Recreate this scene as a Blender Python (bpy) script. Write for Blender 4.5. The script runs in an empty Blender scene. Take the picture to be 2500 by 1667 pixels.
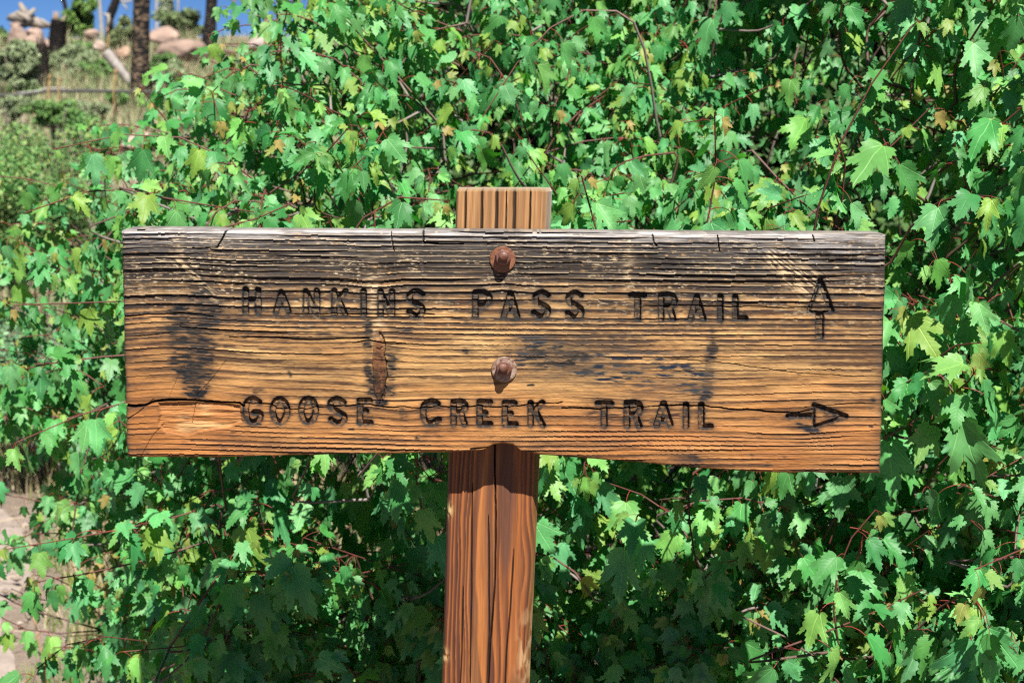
import bpy, bmesh, math, random
import numpy as np
from mathutils import Vector, Matrix, geometry

random.seed(7)
rng = np.random.default_rng(7)
R = math.radians
scene = bpy.context.scene
col = scene.collection

# ---------------------------------------------------------------- camera
CAM = np.array((0.0, -1.5, 1.6)); PITCH = R(9.0); FPX = 2500 * 50.0 / 36.0
cam_d = bpy.data.cameras.new("camera")
cam = bpy.data.objects.new("camera", cam_d); col.objects.link(cam)
cam.location = CAM; cam.rotation_euler = (R(90) - PITCH, 0, 0)
cam_d.lens = 50; cam_d.sensor_width = 36; cam_d.clip_start = 0.02; cam_d.clip_end = 2000
cam_d.dof.use_dof = True; cam_d.dof.focus_distance = 1.5; cam_d.dof.aperture_fstop = 11
scene.camera = cam

# ---------------------------------------------------------------- world, sun, exposure
TOSUN = np.array((0.27, -1.0, 1.45)); TOSUN /= np.linalg.norm(TOSUN)
SUN_EL = math.asin(TOSUN[2]); SUN_ROT = math.atan2(TOSUN[0], TOSUN[1])
world = bpy.data.worlds.new("World"); scene.world = world; world.use_nodes = True
wn = world.node_tree.nodes; wl = world.node_tree.links
bg = wn["Background"]; bg.inputs[1].default_value = 0.05
sky = wn.new("ShaderNodeTexSky"); sky.sky_type = 'NISHITA'; sky.sun_disc = False
sky.sun_elevation = SUN_EL; sky.sun_rotation = SUN_ROT
sky.altitude = 3200; sky.air_density = 0.42; sky.dust_density = 0.0; sky.ozone_density = 4.0
hs = wn.new('ShaderNodeHueSaturation'); hs.inputs['Saturation'].default_value = 1.12
wl.new(sky.outputs[0], hs.inputs['Color']); wl.new(hs.outputs[0], bg.inputs[0])
sun_d = bpy.data.lights.new("sun", 'SUN'); sun_d.energy = 5.0; sun_d.angle = R(0.53); sun_d.color = (1.0, 0.955, 0.88)
sun = bpy.data.objects.new("sun", sun_d); col.objects.link(sun)
sun.rotation_euler = Vector(-TOSUN).to_track_quat('-Z', 'Y').to_euler()
sun.location = (2, -6, 8)
vs = scene.view_settings
vs.view_transform = 'Standard'; vs.look = 'None'; vs.exposure = 1.15; vs.gamma = 1.0; vs.use_curve_mapping = False
scene.cycles.max_bounces = 8; scene.cycles.transmission_bounces = 6; scene.cycles.diffuse_bounces = 3
scene.cycles.use_denoising = False; scene.cycles.filter_width = 1.15; scene.cycles.sample_clamp_indirect = 4.0

# ---------------------------------------------------------------- helpers
def ray(X, Y):
    X = np.asarray(X, float); Y = np.asarray(Y, float)
    a = (X - 1250) / FPX; b = (833.5 - Y) / FPX
    c, s = math.cos(PITCH), math.sin(PITCH)
    return np.stack([a, c + b * s, -s + b * c], -1)
def on_y(X, Y, y0):
    """point of the upright plane y = y0 seen along a picture direction"""
    d = ray(X, Y); t = (y0 - CAM[1]) / d[..., 1]
    return CAM + d * t[..., None]
def at(X, Y, dist):
    return on_y(np.array(X), np.array(Y), dist + CAM[1])
def project(P):
    P = np.asarray(P) - CAM; c, s = math.cos(PITCH), math.sin(PITCH)
    dep = P[..., 1] * c - P[..., 2] * s; up = P[..., 1] * s + P[..., 2] * c
    return 1250 + FPX * P[..., 0] / dep, 833.5 - FPX * up / dep, dep

_tab = np.random.default_rng(99).random((256, 256))
def vnoise(x, y, seed=0):
    x = np.asarray(x, float) + seed * 17.31; y = np.asarray(y, float) + seed * 9.77
    xi = np.floor(x).astype(int); yi = np.floor(y).astype(int)
    fx = x - xi; fy = y - yi; fx = fx * fx * (3 - 2 * fx); fy = fy * fy * (3 - 2 * fy)
    g = lambda a, b: _tab[a & 255, b & 255]
    return (g(xi, yi) * (1 - fx) + g(xi + 1, yi) * fx) * (1 - fy) + (g(xi, yi + 1) * (1 - fx) + g(xi + 1, yi + 1) * fx) * fy
def fbm(x, y, seed=0, o=4):
    v = 0; a = 0.5; t = 0
    for i in range(o):
        v = v + a * vnoise(x * 2 ** i, y * 2 ** i, seed + i * 3); t += a; a *= 0.5
    return v / t
def sstep(a, b, x):
    t = np.clip((np.asarray(x, float) - a) / (b - a), 0, 1); return t * t * (3 - 2 * t)
def lerp3(c, d, t): return c + (np.asarray(d) - c) * t[..., None]
def gau(x, y, cx, cy, sx, sy): return np.exp(-((x - cx) / sx) ** 2 - ((y - cy) / sy) ** 2)

def fast_mesh(name, V, F, smooth=False):
    V = np.ascontiguousarray(V, np.float32); F = np.ascontiguousarray(F, np.int32)
    me = bpy.data.meshes.new(name); n, k = F.shape
    me.vertices.add(len(V)); me.vertices.foreach_set("co", V.ravel())
    me.loops.add(n * k); me.loops.foreach_set("vertex_index", F.ravel())
    me.polygons.add(n); me.polygons.foreach_set("loop_start", np.arange(0, n * k, k, dtype=np.int32))
    me.update(calc_edges=True)
    me.polygons.foreach_set("use_smooth", np.full(n, smooth, bool))
    return me
def add_col(me, C, name="Col"):
    C = np.asarray(C, np.float32); A = np.ones((len(me.vertices), 4), np.float32); A[:, :C.shape[-1]] = C.reshape(-1, C.shape[-1])
    me.attributes.new(name, 'FLOAT_COLOR', 'POINT').data.foreach_set("color", A.ravel())
def add_vec(me, C, name):
    me.attributes.new(name, 'FLOAT_VECTOR', 'POINT').data.foreach_set("vector", np.asarray(C, np.float32).ravel())
def link(name, me, mat=None, parent=None):
    o = bpy.data.objects.new(name, me); col.objects.link(o)
    if me is not None and mat is not None and not me.materials: me.materials.append(mat)
    if parent is not None: o.parent = parent
    return o
def tag(o, label=None, cat=None, group=None, kind=None):
    if label: o["label"] = label
    if cat: o["category"] = cat
    if group: o["group"] = group
    if kind: o["kind"] = kind
    return o
def empty(name, loc, label, cat, group=None):
    o = bpy.data.objects.new(name, None); col.objects.link(o); o.location = loc; o.empty_display_size = 0.05
    return tag(o, label, cat, group)

class MB:
    """collects tubes and patches into one triangle mesh, with a colour per vertex"""
    def __init__(s): s.V = []; s.F = []; s.C = []; s.n = 0
    def add(s, V, F, C=(1, 1, 1)):
        V = np.asarray(V, float); F = np.asarray(F, int)
        if F.shape[1] == 4: F = np.concatenate([F[:, [0, 1, 2]], F[:, [0, 2, 3]]])
        C = np.asarray(C, float)
        if C.ndim == 1: C = np.tile(C, (len(V), 1))
        s.V.append(V); s.F.append(F + s.n); s.C.append(C); s.n += len(V)
    def tube(s, P, rad, n=6, C=(1, 1, 1), cap=True, rough=0.0, seed=0):
        P = np.asarray(P, float); m = len(P); rad = np.broadcast_to(np.asarray(rad, float), (m,))
        T = np.gradient(P, axis=0); T /= np.linalg.norm(T, axis=1)[:, None] + 1e-9
        ref = np.array((0.31, 0.92, 0.23)) if abs(T[0][1]) < 0.8 else np.array((1.0, 0.1, 0.2))
        A = np.cross(T, ref); A /= np.linalg.norm(A, axis=1)[:, None] + 1e-9; B = np.cross(T, A)
        th = np.linspace(0, 2 * math.pi, n, endpoint=False)
        rr = rad[:, None] * np.ones((m, n))
        if rough: rr = rr * (1 + rough * (rng.random((m, n)) - 0.5) * 2)
        V = P[:, None] + rr[..., None] * (np.cos(th)[None, :, None] * A[:, None] + np.sin(th)[None, :, None] * B[:, None])
        V = V.reshape(-1, 3); i = np.arange(m - 1)[:, None] * n; j = np.arange(n)[None]; k = (j + 1) % n
        F = np.stack([i + j, i + k, i + n + k, i + n + j], -1).reshape(-1, 4)
        C = np.asarray(C, float)
        if C.ndim == 2: C = np.repeat(C, n, axis=0)
        if cap:
            V = np.vstack([V, P[:1], P[-1:]])
            if C.ndim == 2: C = np.vstack([C, C[:1], C[-1:]])
            a, b = len(V) - 2, len(V) - 1; e = (m - 1) * n
            jj = np.arange(n); kk = (jj + 1) % n
            F = np.concatenate([F[:, [0, 1, 2]], F[:, [0, 2, 3]], np.stack([np.full(n, a), kk, jj], -1), np.stack([np.full(n, b), e + jj, e + kk], -1)])
        s.add(V, F, C)
    def build(s, name, mat, parent=None, smooth=True, kind=None):
        V = np.concatenate(s.V)
        if parent is not None: V = V - np.array(parent.matrix_basis.translation)
        me = fast_mesh(name, V, np.concatenate(s.F), smooth); add_col(me, np.concatenate(s.C))
        o = link(name, me, mat, parent)
        if kind: o["kind"] = kind
        return o

# ---------------------------------------------------------------- materials
def new_mat(name):
    m = bpy.data.materials.new(name); m.use_nodes = True; nt = m.node_tree
    for n in list(nt.nodes): nt.nodes.remove(n)
    out = nt.nodes.new("ShaderNodeOutputMaterial")
    def N(t, **kw):
        n = nt.nodes.new("ShaderNode" + t)
        for k, v in kw.items(): setattr(n, k, v)
        return n
    def L(a, b): nt.links.new(a, b)
    return m, N, L, out
def attr(N, name): n = N("Attribute"); n.attribute_name = name; return n
def math_n(N, L, op, a, b=None, c=None, clamp=False):
    n = N("Math", operation=op, use_clamp=clamp)
    for i, v in enumerate((a, b, c)):
        if v is None: continue
        if hasattr(v, "default_value") or hasattr(v, "links"): L(v, n.inputs[i])
        else: n.inputs[i].default_value = v
    return n.outputs[0]
def mixc(N, L, f, a, b, blend='MIX'):
    n = N("Mix", data_type='RGBA', blend_type=blend)
    for i, v in ((0, f), (6, a), (7, b)):
        if hasattr(v, "links"): L(v, n.inputs[i])
        elif i == 0: n.inputs[0].default_value = v
        else: n.inputs[i].default_value = (*v, 1) if len(v) == 3 else v
    return n.outputs[2]

def attr_mat(name, rough=0.8, spec=0.3, nscale=(60, 60, 60), namt=0.35, bump=0.3, bdist=0.002, detail=5, coord='Object', metallic=0.0):
    """vertex colour of the thing itself, broken up by noise stretched along its grain"""
    m, N, L, out = new_mat(name)
    a = attr(N, "Col"); tc = N("TexCoord"); mp = N("Mapping"); mp.inputs[3].default_value = nscale
    L(tc.outputs[coord], mp.inputs[0])
    no = N("TexNoise"); no.inputs["Scale"].default_value = 1.0; no.inputs["Detail"].default_value = detail; no.inputs["Roughness"].default_value = 0.65
    L(mp.outputs[0], no.inputs[0])
    f = math_n(N, L, 'MULTIPLY_ADD', no.outputs[0], 2 * namt * 0.74, (1 - namt) * 0.74)
    comb = N("CombineColor"); [L(f, comb.inputs[i]) for i in range(3)]
    c = mixc(N, L, 1.0, a.outputs[0], comb.outputs[0], 'MULTIPLY')
    bp = N("Bump"); bp.inputs["Strength"].default_value = bump; bp.inputs["Distance"].default_value = bdist; L(no.outputs[0], bp.inputs["Height"])
    p = N("BsdfPrincipled"); L(c, p.inputs["Base Color"]); p.inputs["Roughness"].default_value = rough
    p.inputs["Specular IOR Level"].default_value = spec; p.inputs["Metallic"].default_value = metallic
    L(bp.outputs[0], p.inputs["Normal"]); L(p.outputs[0], out.inputs[0])
    return m

M_BOARD = attr_mat("weathered_board_wood", 0.72, 0.25, (45, 200, 620), 0.72, 0.8, 0.0012, 8)
M_POST = attr_mat("stained_post_wood", 0.6, 0.3, (620, 300, 26), 0.5, 0.5, 0.0009, 8)
def rust_mat():
    m, N, L, out = new_mat("rusty_steel"); a = attr(N, "Col"); tc = N("TexCoord")
    n1 = N("TexNoise"); n1.inputs["Scale"].default_value = 190; n1.inputs["Detail"].default_value = 5; L(tc.outputs["Object"], n1.inputs[0])
    n2 = N("TexNoise"); n2.inputs["Scale"].default_value = 900; n2.inputs["Detail"].default_value = 4; L(tc.outputs["Object"], n2.inputs[0])
    f = math_n(N, L, 'MULTIPLY_ADD', n1.outputs[0], 5.0, -2.2, clamp=True); c = mixc(N, L, f, a.outputs[0], (0.12, 0.040, 0.019))
    g = math_n(N, L, 'MULTIPLY_ADD', n1.outputs[0], -7.0, 2.7, clamp=True); c = mixc(N, L, g, c, (0.05, 0.024, 0.020))
    c = mixc(N, L, math_n(N, L, 'MULTIPLY_ADD', n2.outputs[0], 2.5, -1.0, clamp=True), c, mixc(N, L, 1.0, c, (0.55, 0.5, 0.5), 'MULTIPLY'))
    bp = N("Bump"); bp.inputs["Strength"].default_value = 0.5; bp.inputs["Distance"].default_value = 0.0005; L(n2.outputs[0], bp.inputs["Height"])
    p = N("BsdfPrincipled"); L(c, p.inputs["Base Color"]); p.inputs["Roughness"].default_value = 0.55; p.inputs["Metallic"].default_value = 0.0
    L(bp.outputs[0], p.inputs["Normal"]); L(p.outputs[0], out.inputs[0]); return m
M_RUST = rust_mat()
M_TWIG = attr_mat("maple_twig_bark", 0.6, 0.35, (220, 220, 60), 0.35, 0.3, 0.001, 3)
M_BARK = attr_mat("charred_bark", 0.9, 0.15, (22, 22, 9), 0.6, 0.9, 0.05, 6)
M_GREYWOOD = attr_mat("silvered_deadwood", 0.85, 0.2, (14, 14, 5), 0.4, 0.7, 0.03, 5)
M_ROCK = attr_mat("pink_granite", 0.9, 0.2, (5, 5, 5), 0.35, 0.6, 0.05, 8)
M_SMALL_LEAF = attr_mat("small_bush_leaf", 0.6, 0.25, (3, 3, 3), 0.3, 0.0, 0.01, 2)
M_GRASS = attr_mat("dry_grass", 0.75, 0.2, (6, 6, 6), 0.3, 0.0, 0.01, 2)
M_STALK = attr_mat("dry_stalk", 0.8, 0.2, (30, 30, 12), 0.35, 0.4, 0.01, 4)

def leaf_mat(name, individual):
    m, N, L, out = new_mat(name)
    uv = attr(N, "luv"); sp = N("SeparateXYZ"); L(uv.outputs[1], sp.inputs[0]); u, v = sp.outputs[0], sp.outputs[1]
    if individual: base = N("ObjectInfo").outputs["Color"]
    else: base = attr(N, "lc").outputs[0]
    au = math_n(N, L, 'ABSOLUTE', u)
    ang = math_n(N, L, 'ARCTAN2', au, math_n(N, L, 'ADD', v, 0.03))
    r = math_n(N, L, 'SQRT', math_n(N, L, 'ADD', math_n(N, L, 'MULTIPLY', u, u), math_n(N, L, 'MULTIPLY', v, v)))
    vein = None
    for a0, w in ((0.0, 0.016), (0.62, 0.013), (1.22, 0.010)):
        d = math_n(N, L, 'MULTIPLY', math_n(N, L, 'ABSOLUTE', math_n(N, L, 'SUBTRACT', ang, a0)), r)
        k = math_n(N, L, 'SUBTRACT', 1.0, math_n(N, L, 'DIVIDE', d, w), clamp=True)
        vein = k if vein is None else math_n(N, L, 'MAXIMUM', vein, k)
    sec = math_n(N, L, 'SINE', math_n(N, L, 'MULTIPLY', math_n(N, L, 'SUBTRACT', v, math_n(N, L, 'MULTIPLY', au, 0.75)), 62.0))
    sec = math_n(N, L, 'POWER', math_n(N, L, 'MULTIPLY_ADD', sec, 0.5, 0.5), 4.0)
    no = N("TexNoise"); no.inputs["Scale"].default_value = 7.0; no.inputs["Detail"].default_value = 3; L(uv.outputs[1], no.inputs[0])
    mott = math_n(N, L, 'MULTIPLY_ADD', no.outputs[0], 0.5, 0.75)
    comb = N("CombineColor"); [L(mott, comb.inputs[i]) for i in range(3)]
    c = mixc(N, L, 1.0, base, comb.outputs[0], 'MULTIPLY')
    pale = mixc(N, L, 1.0, c, (2.0, 1.55, 1.6), 'MULTIPLY')
    c = mixc(N, L, math_n(N, L, 'MULTIPLY_ADD', sec, 0.05, math_n(N, L, 'MULTIPLY', vein, 0.75), clamp=True), c, pale)
    pet = math_n(N, L, 'LESS_THAN', v, -0.5)
    c = mixc(N, L, pet, c, (0.27, 0.055, 0.04))
    hgt = math_n(N, L, 'ADD', math_n(N, L, 'MULTIPLY', vein, -1.0), math_n(N, L, 'MULTIPLY', sec, -0.13))
    bp = N("Bump"); bp.inputs["Strength"].default_value = 0.45; bp.inputs["Distance"].default_value = 0.0012; L(hgt, bp.inputs["Height"])
    p = N("BsdfPrincipled"); L(c, p.inputs["Base Color"]); p.inputs["Roughness"].default_value = 0.50
    p.inputs["Specular IOR Level"].default_value = 0.36; L(bp.outputs[0], p.inputs["Normal"])
    t = N("BsdfTranslucent"); tcol = mixc(N, L, 1.0, c, (0.95, 1.9, 0.40), 'MULTIPLY'); L(tcol, t.inputs[0])
    mx = N("MixShader"); mx.inputs[0].default_value = 0.23; L(p.outputs[0], mx.inputs[1]); L(t.outputs[0], mx.inputs[2])
    L(mx.outputs[0], out.inputs[0])
    return m
M_LEAF = leaf_mat("maple_leaf", True)
M_FOLIAGE = leaf_mat("maple_foliage", False)

# ---------------------------------------------------------------- ground, hill and path
def zg(x, y):
    x = np.asarray(x, float); d = np.asarray(y, float) + 1.5
    z = np.interp(d, [-400, 0, 7.5, 14, 20, 32, 38, 80, 400], [0, 0, 0.0, 0.70, 1.57, 3.42, 3.5, -3, -30])
    amp = sstep(7, 16, d)
    return z + amp * (0.5 * (fbm(x * 0.16, d * 0.16, 5) - 0.5) + 0.16 * (fbm(x * 0.8, d * 0.8, 8) - 0.5)) * (1 - sstep(60, 90, d)) + 0.05 * (fbm(x * 1.3, d * 1.3, 3, 3) - 0.5)

def ground_mat():
    m, N, L, out = new_mat("dry_soil")
    tc = N("TexCoord")
    n1 = N("TexNoise"); n1.inputs["Scale"].default_value = 0.9; n1.inputs["Detail"].default_value = 6; L(tc.outputs["Object"], n1.inputs[0])
    n2 = N("TexNoise"); n2.inputs["Scale"].default_value = 28; n2.inputs["Detail"].default_value = 8; n2.inputs["Roughness"].default_value = 0.7; L(tc.outputs["Object"], n2.inputs[0])
    r1 = N("ValToRGB"); r1.color_ramp.elements[0].position = 0.35; r1.color_ramp.elements[0].color = (0.15, 0.115, 0.085, 1)
    r1.color_ramp.elements[1].position = 0.65; r1.color_ramp.elements[1].color = (0.27, 0.215, 0.175, 1); L(n1.outputs[0], r1.inputs[0])
    f = math_n(N, L, 'MULTIPLY_ADD', n2.outputs[0], 0.9, 0.55); cb = N("CombineColor"); [L(f, cb.inputs[i]) for i in range(3)]
    c = mixc(N, L, 1.0, r1.outputs[0], cb.outputs[0], 'MULTIPLY')
    bp = N("Bump"); bp.inputs["Strength"].default_value = 0.8; bp.inputs["Distance"].default_value = 0.03; L(n2.outputs[0], bp.inputs["Height"])
    p = N("BsdfPrincipled"); L(c, p.inputs["Base Color"]); p.inputs["Roughness"].default_value = 0.95; p.inputs["Specular IOR Level"].default_value = 0.1
    L(bp.outputs[0], p.inputs["Normal"]); L(p.outputs[0], out.inputs[0]); return m
M_GROUND = ground_mat()
def path_mat():
    m, N, L, out = new_mat("trodden_path_dust")
    tc = N("TexCoord")
    n2 = N("TexNoise"); n2.inputs["Scale"].default_value = 9; n2.inputs["Detail"].default_value = 9; n2.inputs["Roughness"].default_value = 0.7; L(tc.outputs["Object"], n2.inputs[0])
    r1 = N("ValToRGB"); r1.color_ramp.elements[0].position = 0.3; r1.color_ramp.elements[0].color = (0.20, 0.16, 0.135, 1)
    r1.color_ramp.elements[1].position = 0.7; r1.color_ramp.elements[1].color = (0.36, 0.30, 0.265, 1); L(n2.outputs[0], r1.inputs[0])
    bp = N("Bump"); bp.inputs["Strength"].default_value = 0.6; bp.inputs["Distance"].default_value = 0.02; L(n2.outputs[0], bp.inputs["Height"])
    p = N("BsdfPrincipled"); L(r1.outputs[0], p.inputs["Base Color"]); p.inputs["Roughness"].default_value = 0.95; p.inputs["Specular IOR Level"].default_value = 0.1
    L(bp.outputs[0], p.inputs["Normal"]); L(p.outputs[0], out.inputs[0]); return m
M_PATH = path_mat()

xs = np.concatenate([np.linspace(-400, -30, 14), np.linspace(-28, 16, 150), np.linspace(18, 400, 14)])
ys = np.concatenate([np.linspace(-300, -6, 10), np.linspace(-5, 42, 170), np.linspace(44, 400, 24)])
gx, gy = np.meshgrid(xs, ys); gV = np.stack([gx, gy, zg(gx, gy)], -1).reshape(-1, 3)
nx_ = len(xs); ii = (np.arange(len(ys) - 1)[:, None] * nx_ + np.arange(nx_ - 1)[None]).ravel()
ground = link("ground", fast_mesh("ground", gV, np.stack([ii, ii + 1, ii + nx_ + 1, ii + nx_], -1), True), M_GROUND); tag(ground, kind="structure")

pc = np.array([(-1.35, -6), (-1.4, -2), (-1.5, 0.2), (-1.70, 1.4), (-1.95, 2.5), (-2.34, 3.7), (-2.9, 4.6), (-4.0, 5.5), (-6.2, 6.3), (-10, 6.9)])
tt = np.linspace(0, len(pc) - 1, 90); pcx = np.interp(tt, range(len(pc)), pc[:, 0]); pcy = np.interp(tt, range(len(pc)), pc[:, 1])
for _ in range(6): pcx[1:-1] = (pcx[:-2] + pcx[1:-1] + pcx[2:]) / 3; pcy[1:-1] = (pcy[:-2] + pcy[1:-1] + pcy[2:]) / 3
tg = np.stack([np.gradient(pcx), np.gradient(pcy)], -1); tg /= np.linalg.norm(tg, axis=1)[:, None]; nr = np.stack([tg[:, 1], -tg[:, 0]], -1)
PV = []
for k, off in enumerate(np.linspace(-0.60, 0.56, 9)):
    w = off + ((0.22 if k in (0, 8) else 0.12) * (fbm(tt * 2.9, tt * 0 + k, 21, 3) - 0.5) if k in (0, 1, 7, 8) else 0)
    px, py = pcx + nr[:, 0] * w, pcy + nr[:, 1] * w
    PV.append(np.stack([px, py, np.interp(py + 1.5, [0, 7.5, 14], [0, 0, .7]) + 0.030 + (-0.05 if k in (0, 8) else -0.012 if k in (1, 7) else 0) + 0.02 * (fbm(px * 4, py * 4, 12) - 0.5)], -1))
PV = np.stack(PV, 1).reshape(-1, 3); ii = (np.arange(89)[:, None] * 9 + np.arange(8)[None]).ravel()
path = link("path", fast_mesh("path", PV, np.stack([ii, ii + 1, ii + 10, ii + 9], -1), True), M_PATH); tag(path, kind="structure")

# ---------------------------------------------------------------- the trail sign
sign = empty("trail_sign", (-0.055, 0.085, 0.0), "weathered wooden trail sign board bolted to a brown square post", "sign")
SO = np.array(sign.location)

# --- strokes of the routed letters, in picture pixels of the 2500 px photograph, laid on the board's own plane
def Zf(x0, y0, s): return lambda *p: [(x0 + a / s, y0 + b / s) for a, b in p]
z1 = Zf(560, 680, 4.704); z2 = Zf(1100, 680, 4.704); z3 = Zf(1500, 660, 3.92); z4 = Zf(560, 940, 4.704); z5 = Zf(1000, 940, 4.704); z6 = Zf(1440, 940, 3.36)
def oval(z, cx, cy, rx, ry): return z(*[(cx + rx * math.sin(a), cy - ry * math.cos(a)) for a in np.linspace(0, 2 * math.pi, 25)])
def smooth_poly(p, n=5):
    p = np.array(p, float); m = len(p); out = []
    for i in range(m - 1):
        p0, p1, p2, p3 = p[max(i - 1, 0)], p[i], p[i + 1], p[min(i + 2, m - 1)]
        for t in np.linspace(0, 1, n, endpoint=False):
            out.append(0.5 * ((2 * p1) + (-p0 + p2) * t + (2 * p0 - 5 * p1 + 4 * p2 - p3) * t * t + (-p0 + 3 * p1 - 3 * p2 + p3) * t ** 3))
    out.append(p[-1]); return out
S_ = lambda z, *p: [smooth_poly(z(*p))]
LET = [
 # (kind, depth mm, half width px, strokes)
 ("letter", 4.6, 6.6, [z1((187, 125), (187, 385)), z1((330, 130), (330, 390)), z1((187, 242), (330, 242))]),
 ("letter", 3.6, 6.0, [z1((600, 155), (535, 385)), z1((600, 155), (680, 380)), z1((560, 315), (650, 315))]),
 ("letter", 4.0, 6.4, [z1((880, 145), (880, 385)), z1((880, 145), (985, 385)), z1((1005, 140), (1005, 385))]),
 ("letter", 3.8, 6.2, [z1((1205, 140), (1205, 410)), z1((1335, 145), (1225, 265)), z1((1250, 240), (1330, 410))]),
 ("letter", 4.4, 6.2, [z1((1543, 145), (1543, 410))]),
 ("letter", 4.2, 6.2, [z1((1735, 150), (1735, 420)), z1((1735, 150), (1855, 420)), z1((1868, 150), (1868, 425))]),
 ("letter", 4.6, 6.4, S_(z1, (2215, 175), (2145, 145), (2075, 185), (2080, 250), (2150, 290), (2210, 330), (2205, 400), (2145, 430), (2065, 385))),
 ("letter", 4.6, 6.6, [z2((285, 160), (285, 435))] + S_(z2, (285, 160), (380, 157), (437, 200), (437, 265), (380, 308), (285, 308))),
 ("letter", 4.2, 6.2, [z2((690, 165), (610, 440)), z2((690, 165), (765, 435)), z2((640, 365), (735, 365))]),
 ("letter", 4.8, 6.6, S_(z2, (1115, 190), (1050, 160), (985, 190), (985, 260), (1050, 300), (1110, 340), (1105, 410), (1035, 445), (960, 395))),
 ("letter", 4.8, 6.6, S_(z2, (1495, 195), (1430, 165), (1365, 200), (1365, 265), (1430, 305), (1490, 345), (1490, 420), (1420, 450), (1350, 400))),
 ("letter", 4.8, 6.8, [z2((2080, 190), (2220, 190)), z2((2150, 190), (2150, 460))]),
 ("letter", 4.2, 6.4, [z3((448, 240), (448, 465))] + S_(z3, (448, 236), (540, 236), (578, 285), (550, 340), (448, 342)) + [z3((530, 345), (562, 465))]),
 ("letter", 4.2, 6.2, [z3((790, 250), (728, 468)), z3((790, 250), (852, 465)), z3((752, 400), (832, 400))]),
 ("letter", 4.6, 6.2, [z3((1015, 250), (1015, 475))]),
 ("letter", 4.6, 6.4, [z3((1158, 255), (1158, 460)), z3((1158, 460), (1252, 460))]),
 ("arrow", 4.4, 6.6, [z3((1970, 95), (1862, 380)), z3((1970, 95), (2078, 385)), z3((1862, 392), (1935, 398)), z3((2000, 398), (2078, 392)), z3((1955, 420), (1955, 635)), z3((1975, 420), (1975, 635))]),
 ("letter", 4.6, 6.4, S_(z4, (340, 195), (270, 160), (198, 210), (192, 330), (218, 400), (275, 425), (345, 390), (350, 322), (285, 315))),
 ("letter", 4.6, 6.4, [oval(z4, 580, 293, 82, 130)]),
 ("letter", 4.6, 6.4, [oval(z4, 908, 288, 82, 134)]),
 ("letter", 4.6, 6.4, S_(z4, (1310, 200), (1240, 160), (1170, 195), (1170, 260), (1250, 310), (1315, 350), (1310, 410), (1240, 435), (1170, 395))),
 ("letter", 4.4, 6.4, [z4((1500, 175), (1500, 430)), z4((1500, 178), (1612, 178)), z4((1500, 297), (1568, 297)), z4((1500, 430), (1618, 430))]),
 ("letter", 4.6, 6.4, S_(z5, (322, 215), (250, 185), (175, 225), (155, 320), (180, 410), (250, 440), (332, 395))),
 ("letter", 4.6, 6.4, [z5((505, 195), (505, 445))] + S_(z5, (505, 192), (600, 192), (640, 245), (600, 312), (505, 315)) + [z5((590, 318), (630, 445))]),
 ("letter", 4.6, 6.4, [z5((805, 195), (805, 445)), z5((805, 197), (920, 197)), z5((805, 320), (868, 320)), z5((805, 447), (925, 447))]),
 ("letter", 4.6, 6.4, [z5((1095, 205), (1095, 450)), z5((1095, 206), (1203, 206)), z5((1095, 326), (1163, 326)), z5((1095, 450), (1218, 450))]),
 ("letter", 4.6, 6.2, [z5((1390, 205), (1390, 455)), z5((1525, 200), (1420, 310)), z5((1440, 290), (1530, 460))]),
 ("letter", 4.8, 6.6, [z5((2165, 210), (2310, 210)), z5((2235, 210), (2235, 465))]),
 ("letter", 4.8, 6.6, [z6((305, 150), (305, 335))] + S_(z6, (305, 147), (388, 147), (414, 188), (388, 238), (305, 240)) + [z6((370, 240), (406, 335))]),
 ("letter", 4.8, 6.4, [z6((605, 150), (547, 330)), z6((605, 150), (662, 325)), z6((570, 290), (640, 290))]),
 ("letter", 4.8, 6.4, [z6((790, 160), (790, 340))]),
 ("letter", 4.8, 6.6, [z6((915, 160), (915, 335)), z6((915, 338), (990, 338))]),
 ("arrow", 4.6, 5.6, [z6((1630, 255), (1830, 252)), z6((1845, 165), (2100, 255)), z6((2100, 258), (1850, 338)), z6((1842, 165), (1838, 338))]),
]

BX, BY = 900, 400                                   # cells of the carved front face
NXV, NYV = BX + 1, BY + 1
s_, t_ = np.meshgrid(np.linspace(0, 1, NXV), np.linspace(0, 1, NYV))
tl = np.linspace(0, 1, NYV)
leftX = 295.5 + 14.5 * tl + 4.0 * (fbm(tl * 9, tl * 0, 31, 4) - 0.5) + 2.0 * (vnoise(tl * 45, tl * 0, 35) - 0.5); rightX = 2164 - 15 * tl + 4.0 * (fbm(tl * 9, tl * 0 + 4, 32, 4) - 0.5) + 2.0 * (vnoise(tl * 45, tl * 0, 36) - 0.5)
X = leftX[:, None] + (rightX - leftX)[:, None] * s_
sl = np.linspace(0, 1, NXV); Xl = 303 + 1854 * sl
topY = np.interp(Xl, [295, 312, 400, 520, 545, 560, 700, 950, 1030, 1036, 1300, 1600, 1900, 2140, 2164], [566, 559.5, 559, 560.5, 561.5, 563, 563.5, 565, 565.5, 563.5, 566, 568.5, 570.5, 571.5, 574]) + 2.4 * (fbm(Xl / 60, Xl * 0, 41, 4) - 0.5)
botY = np.interp(Xl, [295, 310, 500, 744, 900, 1095, 1150, 1188, 1202, 1226, 1252, 1268, 1318, 1450, 1594, 1700, 1807, 1900, 2020, 2149], [1113, 1116, 1117, 1111, 1108, 1104, 1101, 1096, 1087, 1083, 1087, 1100, 1111, 1120, 1132, 1142, 1150, 1153, 1154, 1155]) + 3.5 * (fbm(Xl / 45, Xl * 0, 42, 4) - 0.5)
Y = topY[None] + (botY - topY)[None] * t_
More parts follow.
